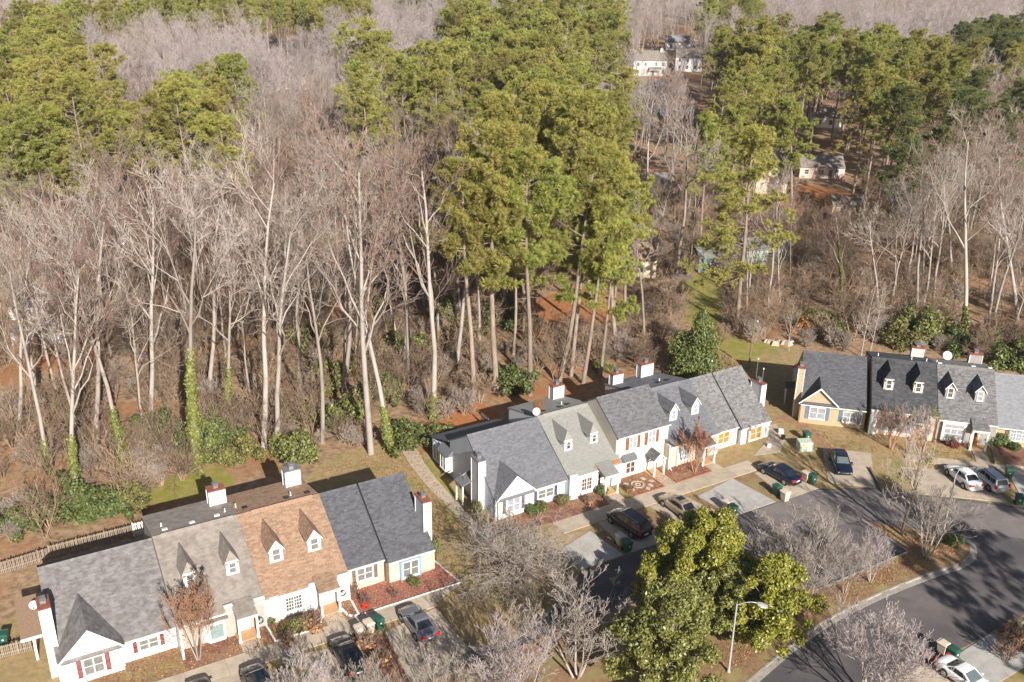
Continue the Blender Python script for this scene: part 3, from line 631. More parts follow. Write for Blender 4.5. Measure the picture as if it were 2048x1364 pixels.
h = House(R1, -18.12, -11.13, 'grey tan roofed townhouse with two hipped dormers and bay window', m_taupe, r_taupe)
h.rearslope(0, 0, 11.6, 5.45); h.body(-.8, -.95, 2.45, 6.0, 6.67, 11.6, 5.45)
h.dormer(1.85, 1.62, 1.05, 1.3, 'hip', m_white, m_blind, apex=.85); h.dormer(5.25, 1.62, 1.05, 1.3, 'hip', m_white, m_blind, apex=.85)
h.ridgevent(.7, 6.6); h.vents([(1.15, 7.0), (3.4, 7.0), (5.5, 7.1)], m_trim, [(1.05, 7.9), (6.3, 7.5)])
h.chimney(5.55, 6.95, 9.75, 10.75, 7.25, m_white, 5.0); h.part(MB().box(-.02, -2.0, 0, .14, -.82, 2.72), 'fin_wall', m_trim)
bay = h.part(MB().prism([(1.95, -.81), (2.3, -1.3), (3.55, -1.3), (3.85, -.81)], .2, 2.15, 'z'), 'bay_window', m_trim)
h.window(2.33, 3.5, .5, 1.95, -1.305, cols=1, grid=(1, 1), pm=m_teal); h.part(MB().box(1.9, -1.4, 2.16, 3.9, -.7, 2.26), 'bay_roof', r_taupe)
h.part(MB().box(3.75, -1.0, 0, 4.35, -.82, 2.95), 'fin_wall', m_taupe); h.part(MB().box(3.7, -1.03, 2.953, 4.4, -.7, 3.03), 'coping', m_trim)
h.porch(4.35, 6.05, -2.2, 2.42, -.3); h.door(4.75, 5.55, 2.15, -.81, m_trim, pm=m_glass)
h.part(MB().box(6.15, -.98, 0, 6.97, -.82, 2.75), 'fin_wall', m_taupe); h.part(MB().box(6.1, -1.02, 2.753, 7.0, -.7, 2.83), 'coping', m_trim)
h.downspout(6.9, -.98, 2.6); h.done()

h = House(R1, -11.12, -3.87, 'white townhouse with cedar brown roof and two white gabled dormers', m_white, r_brown)
h.rearslope(0, 0, 11.6, 5.4); h.body(-.8, -.95, 2.5, 6.0, 6.67, 11.6, 5.4)
h.dormer(1.9, 1.6, 1.15, 1.4, 'gable', m_white, m_blind, apex=.8); h.dormer(5.2, 1.6, 1.15, 1.4, 'gable', m_white, m_blind, apex=.8)
h.ridgevent(1.2, 6.6); h.vents([(.95, 7.2), (4.6, 7.0), (6.5, 7.0)], m_darkmetal, [(.35, 8.0), (5.1, 7.4)])
h.chimney(5.4, 6.75, 9.7, 10.7, 7.4, m_white, 4.9, cap=m_greymetal)
h.window(1.65, 3.1, .6, 2.0, -.81, cols=2, grid=(3, 4), pm=m_glass); h.part(MB().box(.35, -.97, 0, 1.1, -.82, 2.55), 'fin_wall', m_white)
h.part(MB().box(3.7, -1.0, 0, 4.2, -.82, 2.75), 'fin_wall', m_white)
h.porch(4.2, 6.0, -2.2, 2.5, -.3); h.door(4.85, 5.55, 2.1, -.81, m_trim, pm=m_glass)
h.part(MB().box(6.2, -.95, 0, 7.23, -.82, 2.75), 'fin_wall', m_white); h.downspout(7.15, -.95, 2.7); h.done()

h = House(R1, -3.86, 4.35, 'peach end townhouse with charcoal roof split by a dark seam', m_peach, r_char)
h.rearslope(0, 0, 11.0, 3.4); h.body(.0, -.3, 2.5, 6.0, 6.67, 11, 3.4, 0, 3.5); h.body(-.5, -.62, 2.2, 6.0, 6.67, 11, 3.4, 3.68, 8.15)
h.part(MB().prism([(-.3, 2.2), (6.0, 6.5), (10.9, 3.3), (10.9, 3.1), (6, 6.3), (-.3, 2.05)], 3.505, 3.675), 'roof_seam', m_darkmetal)
h.window(1.0, 2.45, .8, 2.13, -.01, cols=2, pm=m_blind); h.shutter(.72, .75, 2.17, -.01, m_brownsh, .3); h.shutter(2.72, .75, 2.15, -.01, m_brownsh, .3)
h.part(MB().box(4.75, -.72, .06, 6.75, -.52, 1.98), 'bay_window', m_ltblue); h.window(4.95, 6.5, .3, 1.9, -.725, cols=2, pm=m_blind)
h.chimney(7.8, 8.5, .9, 2.7, 6.2, m_whitesid, cap=m_rust); h.downspout(3.72, -.5, 2.0, m_wood); h.done()

# --- row two (middle)
h = House(R2, -15.1, -6.92, 'pale blue grey end townhouse with front gable and blue grey roof', m_bluesid, r_bluegrey)
h.rearslope(0, 0, 13.6, 2.6); h.body(-.2, -.4, 2.12, 5.4, 6.6, 9.4, 4.1); h.walls.box(.02, 9.2, 0, 8.15, 13.4, 2.5)
h.part(MB().prism([(9.3, 4.0), (9.3, 4.1), (13.7, 2.62), (13.7, 2.5)], -.1, 8.2), 'lean_to_roof', r_bluegrey)
h.gable(2.23, 2.25, -.8, 4.5, 2.3, 2.7, wall=m_white, y_wall=-.62)
h.window(1.2, 2.7, .55, 2.1, -.63, cols=2, pm=m_curtain); h.shutter(.9, .6, 2.1, -.63, m_blacksh); h.shutter(3.02, .6, 2.1, -.63, m_blacksh)
h.window(4.98, 6.85, .7, 1.72, -.21, cols=2, pm=m_blind); h.shutter(4.72, .66, 1.74, -.21, m_blacksh, .3); h.shutter(7.08, .66, 1.74, -.21, m_blacksh, .3)
h.chimney(-.62, .12, 1.75, 3.25, 5.5, m_whitesid, cap=m_greymetal)
h.window(3.0, 4.0, 1.2, 2.6, 0, face='left', pm=m_glass); h.window(11.0, 13.0, .3, 2.2, 0, face='left', cols=3, grid=(1, 1), pm=m_glass)
bw = h.part(MB().prism([(.0, 8.6), (-.55, 9.0), (-.55, 10.3), (.0, 10.7)], .6, 2.6, 'z'), 'bay_window', m_trim)
h.window(9.05, 10.25, .8, 2.4, -.56, face='left', cols=2, pm=m_glass); h.part(MB().prism([(.0, 3.3), (-.7, 2.62), (.0, 2.62)], 8.5, 10.8, 'y'), 'bay_roof', r_bluegrey)
h.part(MB().prism([(-.03, 2.9), (-1.75, 2.35), (-1.75, 2.22), (-.03, 2.78)], 3.2, 4.8, 'y'), 'porch_roof', r_bluegrey)
for y in (3.25, 4.6): h.part(MB().box(-1.65, y, 0, -1.5, y + .15, 2.2), 'porch_post', m_trim)
h.corner(0.02, -.6, 2.3); h.corner(4.2, -.62, 2.3); h.done()

h = House(R2, -6.91, -.35, 'white townhouse with pale sage roof and two hipped dormers', m_white, r_sage)
h.rearslope(0, 0, 11.4, 5.0); h.body(-.75, -.9, 2.5, 5.4, 6.62, 11.4, 5.0)
h.dormer(1.45, 1.6, .95, 1.2, 'hip', m_white, m_shade, apex=.95); h.dormer(4.6, 1.6, .95, 1.2, 'hip', m_white, m_shade, apex=.95)
h.ridgevent(.7, 6.0); h.vents([(1.5, 6.6), (3.6, 6.6), (4.7, 6.9)], m_darkmetal, [(4.3, 7.4)])
h.chimney(4.95, 6.25, 10.0, 10.9, 6.85, m_whitesid, 4.8)
h.part(MB().box(.0, -1.05, 0, .95, -.77, 2.85), 'fin_wall', m_bluesid); h.window(1.6, 2.9, .5, 1.95, -.76, cols=2, grid=(2, 3), pm=m_shade)
h.porch(3.5, 5.25, -2.2, 2.4, -.3); h.door(4.2, 4.9, 2.1, -.76, m_trim, pm=m_shade); h.window(3.55, 4.0, .6, 2.0, -.76, pm=m_shade, sill=False)
st = MB()
for i in range(400):
    t = RNG.random(); x = .9 + 3.0 * t + RNG.uniform(-.25, .25); y = 6.1 + 4.0 * min(1, t * 1.5) + RNG.uniform(-.45, .45); z = 6.62 - (y - 5.4) * .27 + .04
    a = RNG.random() * 3.14; dx, dy = .14 * math.cos(a), .14 * math.sin(a); st.add([(x - dx, y - dy, z), (x + dy * .5, y - dx * .5, z + .02), (x + dx, y + dy, z + .03)], [(0, 1, 2)])
for i in range(260):
    x = RNG.uniform(3.2, 6.3); y = -.72 + RNG.uniform(-.12, .12); z = h.roofz(y) + .05; a = RNG.random() * 3; st.add([(x, y, z), (x + .15, y + .03, z + .01), (x + .08, y + .1, z + .1)], [(0, 1, 2)])
tag(h.part(st, 'fallen_needles', m_straw), kind='stuff'); h.downspout(1.0, -.77, 2.4); h.done()

h = House(R2, -.34, 5.7, 'two storey cream townhouse with stained wood shutters and gabled porch', m_cream, r_midgrey)
h.rearslope(0, 0, 8.4, 5.1); h.body(0, -.3, 5.08, 3.9, 7.95, 8.4, 5.1, -.3, 6.5)
for a0, p in ((1.12, m_curtain), (3.55, m_curtain)):
    h.window(a0 + .2, a0 + 1.25, 3.3, 4.75, -.01, cols=2, pm=p); h.shutter(a0, 3.25, 4.78, -.01, m_woodsh, .36); h.shutter(a0 + 1.45, 3.25, 4.78, -.01, m_woodsh, .36)
h.part(MB().prism([(.35, -.01), (.6, -.5), (1.95, -.5), (2.25, -.01)], .55, 2.2, 'z'), 'bay_window', m_trim)
h.window(.72, 1.9, .75, 2.1, -.505, cols=2, grid=(1, 2), pm=m_shade); h.window(.2, .5, .8, 2.1, -.02, pm=m_shade, sill=False)
h.part(MB().prism([(.2, -.02), (.45, -.65), (2.1, -.65), (2.45, -.02)], 2.21, 2.3, 'z').add([(.2, -.02, 2.3), (.45, -.65, 2.3), (2.1, -.65, 2.3), (2.45, -.02, 2.3), (.55, -.02, 2.8), (2.1, -.02, 2.8)], [(0, 1, 4), (1, 2, 5, 4), (2, 3, 5)]), 'bay_roof', r_midgrey)
pr = MB()
for sg in (-1, 1): pr.add([(4.35 + sg * .8, -1.6, 2.05), (4.35, -1.6, 2.75), (4.35, -.02, 2.75), (4.35 + sg * .8, -.02, 2.05), (4.35 + sg * .8, -1.6, 1.97), (4.35, -1.6, 2.67), (4.35, -.02, 2.67), (4.35 + sg * .8, -.02, 1.97)], [(0, 1, 2, 3), (7, 6, 5, 4), (0, 4, 5, 1), (0, 3, 7, 4)])
po = h.part(pr, 'porch_roof', r_midgrey); sh = MB(); shingles(sh, (3.55, -.02, 2.05), (3.55, -1.6, 2.05), (4.35, -.02, 2.75), (4.35, -1.6, 2.75)); shingles(sh, (5.15, -1.6, 2.05), (5.15, -.02, 2.05), (4.35, -1.6, 2.75), (4.35, -.02, 2.75)); tag(h.part(sh, 'shingle_course', r_midgrey, po), kind='stuff')
h.part(MB().prism([(3.5, 2.0), (4.35, 2.78), (4.35, 2.62), (3.5, 1.86)], -1.66, -1.605, 'y').prism([(5.2, 2.0), (4.35, 2.78), (4.35, 2.62), (5.2, 1.86)], -1.66, -1.605, 'y').box(3.6, -1.6, 1.84, 5.1, -1.5, 1.96), 'rake_board', m_trim, po)
for x in (3.72, 4.98): h.part(MB().box(x - .09, -1.58, 0, x + .09, -1.4, 1.83), 'porch_post', m_trim)
h.door(3.75, 4.45, 1.95, -.01, m_trim, pm=m_curtain); h.part(MB().box(3.5, -1.6, 0, 5.1, -.02, .14), 'porch_floor', m_brickstep)
h.chimney(6.3, 7.6, 9.9, 10.7, 6.55, m_whitesid, 4.8); h.downspout(.1, -.02, 4.9); h.done()

h = House(R2, 5.72, 12.2, 'pink brick townhouse with mid grey roof and two gabled dormers', m_pinkbrick, r_bluegrey)
h.rearslope(0, 0, 11.3, 5.0); h.body(-.75, -.9, 2.6, 5.0, 6.62, 11.3, 5.0, 0, 7.0)
h.dormer(2.25, 1.5, 1.05, 1.35, 'gable', m_cream, m_curtain, apex=.75); h.dormer(5.25, 1.5, 1.05, 1.35, 'gable', m_cream, m_curtain, apex=.75)
h.ridgevent(1.0, 5.6); h.vents([(4.0, 6.6), (5.2, 6.5)], m_darkmetal, [(4.4, 6.9)])
h.chimney(4.25, 5.9, 10.0, 10.9, 6.85, m_whitesid, 4.8); h.part(MB().box(-.04, -.98, 0, .12, -.3, 2.9), 'fin_wall', m_cream)
h.porch(3.6, 5.35, -2.25, 2.38, -.3); h.door(4.0, 4.7, 2.1, -.76, m_brownsh, pm=m_glass); h.window(1.5, 2.9, .5, 2.1, -.76, cols=2, grid=(2, 3), pm=m_curtain)
h.part(MB().box(1.15, -.9, 0, 1.35, -.77, 2.5), 'fin_wall', m_cream); h.downspout(.2, -.98, 2.5); h.done()

h = House(R2, 12.75, 20.5, 'off white end townhouse with amber shaded windows and speckled roof', m_palewhite, r_speck)
h.rearslope(0, 0, 10.6, 3.0); h.body(-.1, -.3, 2.25, 5.0, 6.62, 10.6, 3.0, 0, 3.25); h.body(-.55, -.65, 2.05, 5.0, 6.62, 10.6, 3.0, 3.43, 7.75)
h.part(MB().prism([(-.4, 2.0), (5.0, 6.45), (10.5, 2.9), (10.5, 2.7), (5, 6.25), (-.4, 1.85)], 3.255, 3.425), 'roof_seam', m_darkmetal)
h.window(.35, 2.1, .6, 2.0, -.11, cols=2, grid=(1, 2), pm=m_amber); h.shutter(2.4, .6, 2.0, -.11, m_bluesid, .34)
h.window(4.75, 6.5, .2, 1.75, -.56, cols=2, grid=(1, 2), pm=m_amber); h.part(MB().box(4.3, -.75, 0, 4.5, -.57, 2.0), 'fin_wall', m_wood)
h.chimney(7.55, 8.2, 1.2, 2.9, 5.7, m_whitesid, cap=m_rust); h.done()

# --- row three (right)
h = House(R3, 0, 7.35, 'tan townhouse with front gable and slate blue shutters', m_tan, r_char, m_trim)
h.rearslope(0, 0, 11.2, 2.8); h.body(-.0, -.4, 2.55, 5.9, 6.62, 11.2, 2.8)
h.gable(2.03, 2.2, -.45, 4.78, 2.72, 2.9, y_wall=-.08)
h.window(1.1, 2.9, .7, 2.2, -.09, cols=2, pm=m_curtain); h.shutter(.85, .65, 2.22, -.09, m_bluesh); h.shutter(3.15, .65, 2.22, -.09, m_bluesh)
h.window(4.85, 6.45, .7, 2.05, -.01, cols=2, pm=m_curtain); h.shutter(4.6, .65, 2.1, -.01, m_bluesh); h.shutter(6.7, .65, 2.1, -.01, m_bluesh)
h.chimney(-.62, .08, 1.0, 2.4, 6.35, m_tan, cap=m_rust); h.part(MB().prism([(-.03, 2.6), (-1.6, 2.2), (-1.6, 2.08), (-.03, 2.48)], 4.3, 6.0, 'y'), 'porch_roof', r_char)
for y in (4.35, 5.8): h.part(MB().box(-1.55, y, 0, -1.42, y + .13, 2.1), 'porch_post', m_trim)
h.part(MB().prism([(.0, 8.6), (-.5, 8.9), (-.5, 10.2), (.0, 10.5)], .6, 2.4, 'z'), 'bay_window', m_trim); h.done()

h = House(R3, 7.75, 14.85, 'pink cottage townhouse with near black roof and two hipped dormers', m_pinkbrick, r_dark)
h.rearslope(0, 0, 11.0, 5.3); h.body(-.75, -.9, 3.05, 5.2, 6.95, 11, 5.3)
h.dormer(1.75, 1.55, 1.05, 1.35, 'hip', m_pinkbrick, m_glass, apex=.95); h.dormer(4.95, 1.55, 1.05, 1.35, 'hip', m_pinkbrick, m_glass, apex=.95)
h.vents([], pipes=[(.9, 7.0), (4.6, 6.6), (6.2, 6.3)]); h.chimney(5.1, 6.45, 9.8, 10.7, 6.75, m_cream, 5.0)
h.window(1.3, 3.4, .5, 2.2, -.76, cols=3, grid=(1, 2), pm=m_curtain); h.door(4.9, 5.5, 2.2, -.76, m_woodoor); h.porch(4.4, 6.2, -1.9, 2.55, -.2, posts=False); h.window(3.8, 4.5, .4, 2.2, -.76, pm=m_curtain)
h.part(MB().box(6.15, -1.0, 0, 7.05, -.77, 3.0), 'fin_wall', m_pinkbrick); h.part(MB().box(-.02, -1.0, 0, .7, -.77, 3.1), 'fin_wall', m_white); h.downspout(7.0, -1.0, 2.9, m_woodsh); h.done()

h = House(R3, 14.95, 21.15, 'warm grey townhouse with orange door and two gabled dormers', m_greysid, r_speck)
h.rearslope(0, 0, 11.0, 5.2); h.body(-.75, -.9, 2.75, 5.2, 6.85, 11, 5.2)
h.dormer(1.2, 1.5, 1.05, 1.4, 'gable', m_greysid, m_glass, apex=.7); h.dormer(4.35, 1.5, 1.05, 1.4, 'gable', m_greysid, m_curtain, apex=.7)
h.ridgevent(.8, 5.8); h.vents([(.5, 6.3), (4.2, 6.5), (6.0, 6.4)], m_trim, [(.2, 6.6)]); h.chimney(4.45, 5.85, 9.9, 10.8, 6.6, m_greysid, 4.9)
h.part(MB().box(.5, -1.15, .3, 3.0, -.77, 2.6), 'bay_window', m_trim); h.window(.7, 2.8, .6, 1.95, -1.155, cols=3, grid=(1, 2), pm=m_curtain); h.part(MB().box(.75, -1.17, 2.02, 2.75, -1.152, 2.4), 'transom_panel', m_greysid)
h.porch(3.4, 5.2, -2.2, 2.55, -.3); h.door(3.75, 4.45, 2.15, -.76, m_woodoor); h.part(MB().box(3.1, -1.0, 0, 3.4, -.77, 2.8), 'fin_wall', m_greysid); h.done()

h = House(R3, 21.25, 29.5, 'buff yellow end townhouse with light grey roof at the right edge', m_yellow, r_lightgrey)
h.rearslope(0, 0, 11.2, 2.8); h.body(-.0, -.4, 2.35, 5.5, 6.4, 11.2, 2.8)
h.window(1.5, 3.4, .75, 2.15, -.01, cols=3, grid=(2, 3), pm=m_curtain); h.shutter(1.2, .7, 2.2, -.01, m_brownsh, .36); h.shutter(3.7, .7, 2.2, -.01, m_brownsh, .36); h.corner(.05, -.02, 2.2); h.done()

# ------------------------------------------------------------------ vegetation builders
def nrm(v): return v / (np.linalg.norm(v) + 1e-9)
def tubes_mesh(name, segs, mats, sides=None):
    # segs: (p0, p1, r0, r1, level)
    Vs, Q = [], []; off = 0
    by = {}
    for sg in segs: by.setdefault((sides or {}).get(sg[4], 6 if sg[4] == 0 else 5 if sg[4] == 1 else 3), []).append(sg)
    for n, L in by.items():
        p0 = np.array([q[0] for q in L]); p1 = np.array([q[1] for q in L]); r0 = np.array([q[2] for q in L]); r1 = np.array([q[3] for q in L])
        d = p1 - p0; d /= np.linalg.norm(d, axis=1)[:, None] + 1e-9
        ref = np.where(np.abs(d[:, 2:3]) < .9, np.array([[0, 0, 1.0]]), np.array([[1.0, 0, 0]]))
        a = np.cross(d, ref); a /= np.linalg.norm(a, axis=1)[:, None] + 1e-9; b = np.cross(d, a)
        t = np.arange(n) * 2 * math.pi / n; ct, st = np.cos(t)[None, :, None], np.sin(t)[None, :, None]
        ring = a[:, None] * ct + b[:, None] * st
        v = np.concatenate([p0[:, None] + ring * r0[:, None, None], p1[:, None] + ring * r1[:, None, None]], 1)
        k = len(L); base = off + np.arange(k)[:, None] * (2 * n); i = np.arange(n)[None]; j = (np.arange(n)[None] + 1) % n
        Q.append(np.stack([base + i, base + j, base + n + j, base + n + i], -1).reshape(-1, 4)); Vs.append(v.reshape(-1, 3)); off += k * 2 * n
    return np_mesh(name, np.concatenate(Vs), np.concatenate(Q), None, mats, smooth=True)
def grow(rng, H, r0, clear=.45, spread=.6, lv=4, kids=(7, 5, 5, 5), ratio=(.5, .5, .5, .45), wig=.10, up=.12, lean=(0, 0), forks=1, rmin=.012):
    segs = []
    def perp(d):
        a = nrm(np.cross(d, rng.normal(size=3))); return a
    def limb(p, d, L, r, l, start):
        n = 7 if l == 0 else 5 if l == 1 else 3 if l < lv else 2
        pts = [p]; rad = [r]
        for i in range(n):
            d = nrm(d + rng.normal(size=3) * wig * (0.24 if l == 0 else 1.0) + np.array([0, 0, up if l else .05]))
            p = p + d * L / n; pts.append(p); rad.append(max(rmin, r * (1 - (i + 1) / n * (.72 if l == 0 else .8))))
            segs.append((pts[-2], p, rad[-2], rad[-1], l))
        if l >= lv: return
        k = kids[l] if l < len(kids) else 3
        k = max(2, int(round(k * rng.uniform(.8, 1.2))))
        for c in range(k):
            t = start + (1 - start) * (c + rng.uniform(.1, .9)) / k; t = min(t, .98)
            x = t * n; i = int(x); f = x - i; q = pts[i] * (1 - f) + pts[i + 1] * f; rr = rad[i] * (1 - f) + rad[i + 1] * f
            ax = nrm(pts[i + 1] - pts[i]); sp = spread * rng.uniform(.7, 1.25) * (1 if l == 0 else .95)
            nd = nrm(ax * math.cos(sp) + perp(ax) * math.sin(sp))
            ln = L * (ratio[l] if l < len(ratio) else .4) * (1.15 - .55 * (t - start) / (1 - start + 1e-6)) * rng.uniform(.75, 1.2)
            limb(q, nd, ln, max(rmin, rr * (.62 if l == 0 else .6)), l + 1, .18 if l == 0 else .1)
        if l: limb(pts[-1], d, L * .35, max(rmin, rad[-1] * .8), min(lv, l + 1), .2)
    for f in range(forks):
        a = rng.uniform(0, 6.28); off = .0 if forks == 1 else .16
        dd = nrm(np.array([lean[0] + math.cos(a) * off * (1 if forks > 1 else 0), lean[1] + math.sin(a) * off * (1 if forks > 1 else 0), 1.0]))
        if forks > 1:
            a = 6.28 * f / forks + rng.uniform(-.3, .3); dd = nrm(np.array([math.cos(a) * .33, math.sin(a) * .33, 1.0]))
        limb(np.zeros(3) if forks == 1 else np.array([math.cos(a) * .12, math.sin(a) * .12, 0]), dd, H * (.86 if forks == 1 else .62), r0, 0, clear)
    z = max(q[1][2] for q in segs); s = H / z
    return [(a * s, b * s, r * 1.0, q * 1.0, l) for a, b, r, q, l in segs]
def leaf_quads(rng, P, N, size, jit=.5, asp=1.5):
    n = len(P); nn = N + rng.normal(size=(n, 3)) * jit; nn /= np.linalg.norm(nn, axis=1)[:, None] + 1e-9
    ref = rng.normal(size=(n, 3)); a = np.cross(nn, ref); a /= np.linalg.norm(a, axis=1)[:, None] + 1e-9; b = np.cross(nn, a)
    s = size * rng.uniform(.6, 1.3, size=(n, 1)); a = a * s * asp * .5; b = b * s * .5
    V = np.stack([P - a, P - b * .9 + a * .1 + nn * s * .12, P + a, P + b * .9 + a * .1 + nn * s * .12], 1).reshape(-1, 3)
    return V, np.arange(4 * n).reshape(-1, 4)
def lump_cloud(rng, lumps, n, size, mats, name, shell=.55, jit=.5, asp=1.5, zflat=1.0, asmesh=True):
    w = np.array([r ** 2 for _, r in lumps]); w = w / w.sum(); idx = rng.choice(len(lumps), n, p=w)
    c = np.array([q[0] for q in lumps])[idx]; r = np.array([q[1] for q in lumps])[idx]
    d = rng.normal(size=(n, 3)); d /= np.linalg.norm(d, axis=1)[:, None]
    rr = r * (shell + (1 - shell) * rng.uniform(size=n) ** .6) * rng.uniform(.88, 1.12, size=n)
    P = c + d * rr[:, None] * np.array([1, 1, zflat]); P[:, 2] = np.maximum(P[:, 2], .05)
    V, Q = leaf_quads(rng, P, d + np.array([0, 0, .35]), size, jit, asp)
    return np_mesh(name, V, Q, None, mats) if asmesh else (V, Q)
def bare_meshes(seed, mats, **k):
    rng = np.random.default_rng(seed); segs = grow(rng, **k)
    cut = 1 if k.get('lv', 4) >= 3 else 0
    t = [q for q in segs if q[4] <= cut]; c = [q for q in segs if q[4] > cut]
    return tubes_mesh('trunk', t, [mats[0]]), tubes_mesh('branches', c, [mats[1]])
def pine_meshes(seed, H=26.0, r0=.26, clear=.55, rad=4.2, nb=46, needle=m_needle, puff=30, pr=.56, dead=5):
    rng = np.random.default_rng(seed); segs = []; n = 9; p = np.zeros(3); d = nrm(np.array([rng.normal() * .02, rng.normal() * .02, 1])); pts = [p]
    for i in range(n):
        d = nrm(d + rng.normal(size=3) * .022 + np.array([0, 0, .05])); q = p + d * H / n
        segs.append((p, q, r0 * (1 - .8 * i / n), r0 * (1 - .8 * (i + 1) / n), 0)); p = q; pts.append(p)
    bs, PC, PD = [], [], []
    def on(t): x = min(n - 1e-6, t * n); i = int(x); return pts[i] * (1 - x + i) + pts[i + 1] * (x - i)
    for k in range(nb):
        t = clear + (1 - clear) * ((k + rng.random()) / nb) ** .85; u = (t - clear) / (1 - clear)
        R = rad * (math.sin(math.pi * min(1, .22 + .78 * u) ** .9) ** .6 + .12) * rng.uniform(.5, 1.2)
        if u > .93: R *= .6
        a = rng.uniform(0, 6.283); el = -.12 + .75 * u + rng.normal() * .14; b = on(min(t, .985)); dv = np.array([math.cos(a) * math.cos(el), math.sin(a) * math.cos(el), math.sin(el)])
        m = 3; q0 = b
        for i in range(m):
            dv = nrm(dv + rng.normal(size=3) * .12 + np.array([0, 0, .10])); q1 = q0 + dv * R / m; bs.append((q0, q1, .06 * (1 - i / m) + .012, .06 * (1 - (i + 1) / m) + .012, 2))
            if i >= 1:
                for s in range(3 if i == 1 else 5):
                    c = q0 + (q1 - q0) * rng.random() + rng.normal(size=3) * np.array([.42, .42, .24]) * (.5 + R / 6); bs.append((q0 + (q1 - q0) * .5, c, .02, .012, 3)); PC.append(c); PD.append(nrm(dv + np.array([0, 0, .5])))
            q0 = q1
        PC.append(q0); PD.append(dv)
    for k in range(dead):
        t = rng.uniform(clear * .55, clear); b = on(t); a = rng.uniform(0, 6.28); e = b + np.array([math.cos(a), math.sin(a), .1]) * rng.uniform(.6, 1.8); bs.append((b, e, .03, .012, 2))
    PC = np.array(PC); PD = np.array(PD); m = len(PC); N = m * puff
    dirs = rng.normal(size=(N, 3)) + np.repeat(PD, puff, 0) * .9 + np.array([0, 0, .25]); dirs /= np.linalg.norm(dirs, axis=1)[:, None]
    rs = np.repeat(pr * rng.uniform(.7, 1.25, size=m), puff)[:, None] * rng.uniform(.75, 1.1, size=(N, 1))
    c = np.repeat(PC, puff, 0); a = np.cross(dirs, rng.normal(size=(N, 3))); a /= np.linalg.norm(a, axis=1)[:, None] + 1e-9
    w = rs * .05; b0 = c + dirs * rs * .12
    V = np.stack([b0 + dirs * rs * .45 - a * w, c + dirs * rs, b0 + dirs * rs * .45 + a * w, b0], 1).reshape(-1, 3)
    me = np_mesh('foliage', V, np.arange(4 * N).reshape(-1, 4), None, [needle])
    return tubes_mesh('trunk', segs, [m_pinebark], {0: 7}), tubes_mesh('branches', bs, [m_pinebark]), me
def plant(name, label, cat, loc, rot, sc, parts, group=None):
    t = thing(name, label, cat, loc, rot, group)
    t.scale = (sc, sc, sc) if not isinstance(sc, tuple) else sc
    for nm, me in parts: link(nm, me, t)
    return t
def ivy_mesh(rng, segs, z1, n, thick=.22, size=.22):
    L = [q for q in segs if q[4] == 0 and q[0][2] < z1]; P = []; Nn = []
    for _ in range(n):
        q = L[rng.integers(len(L))]; t = rng.random(); p = q[0] * (1 - t) + q[1] * t
        if p[2] > z1 * (0.75 + .25 * rng.random()): continue
        a = rng.uniform(0, 6.283); d = np.array([math.cos(a), math.sin(a), 0]); w = math.sin(p[2] * 1.9 + a * 2) + math.sin(p[2] * .7 - a * 3 + 1)
        if w < -1.05 - .5 * rng.random(): continue
        r = q[2] * 1.05 + thick * rng.random() ** 2 * (1.3 - p[2] / z1) * (1 + .7 * w)
        P.append(p + d * r); Nn.append(d)
    V, Q = leaf_quads(rng, np.array(P), np.array(Nn), size, .6, 1.1); return np_mesh('ivy', V, Q, None, [m_ivy])
def ground_at(px, py): return at(px, py)
def height_for(base, top):
    b = at(*base); zs = np.linspace(1, 45, 441); e = [abs(pix(b + [0, 0, z])[1] - top) for z in zs]; return float(zs[int(np.argmin(e))])

# shared meshes ------------------------------------------------------
PINES = [pine_meshes(100 + i, H=26, clear=c, rad=r, nb=nb, puff=84) for i, (c, r, nb) in enumerate(((.52, 4.6, 40), (.6, 4.0, 36), (.45, 4.9, 44), (.56, 4.3, 38), (.64, 4.4, 32)))]
PINE_DK = [pine_meshes(150 + i, H=24, clear=.35, rad=4.6, nb=54, puff=84, needle=m_needledk) for i in range(2)]
BARE = [bare_meshes(200 + i, (m_bark, tw), H=26.0, r0=.225, clear=cl, spread=sp, lv=4, kids=k, ratio=(.36, .52, .5, .5), wig=.21, up=.14, rmin=.016)
        for i, (tw, cl, sp, k) in enumerate(((m_twig, .42, .75, (8, 5, 4, 2)), (m_twigred, .5, .66, (8, 5, 4, 2)), (m_twig, .35, .8, (8, 5, 4, 2)), (m_twigred, .45, .62, (8, 5, 4, 2)), (m_twiggrey, .3, .6, (12, 6, 4, 3)), (m_twiggrey, .38, .7, (11, 6, 4, 3))))]
m_brush = M('tan brush twig', (0.34, 0.245, 0.165), (0.19, 0.125, 0.085), .5, 4, objr=.45)
BRUSH = [bare_meshes(300 + i, (m_brush, m_twig if i % 2 else m_brush), H=h, r0=.045, clear=.12, spread=.7, lv=3, kids=(7, 5, 4), ratio=(.55, .5, .5), wig=.2, up=.05, forks=f, rmin=.011) for i, (h, f) in enumerate(((3.4, 6), (2.6, 7), (6.2, 3)))]

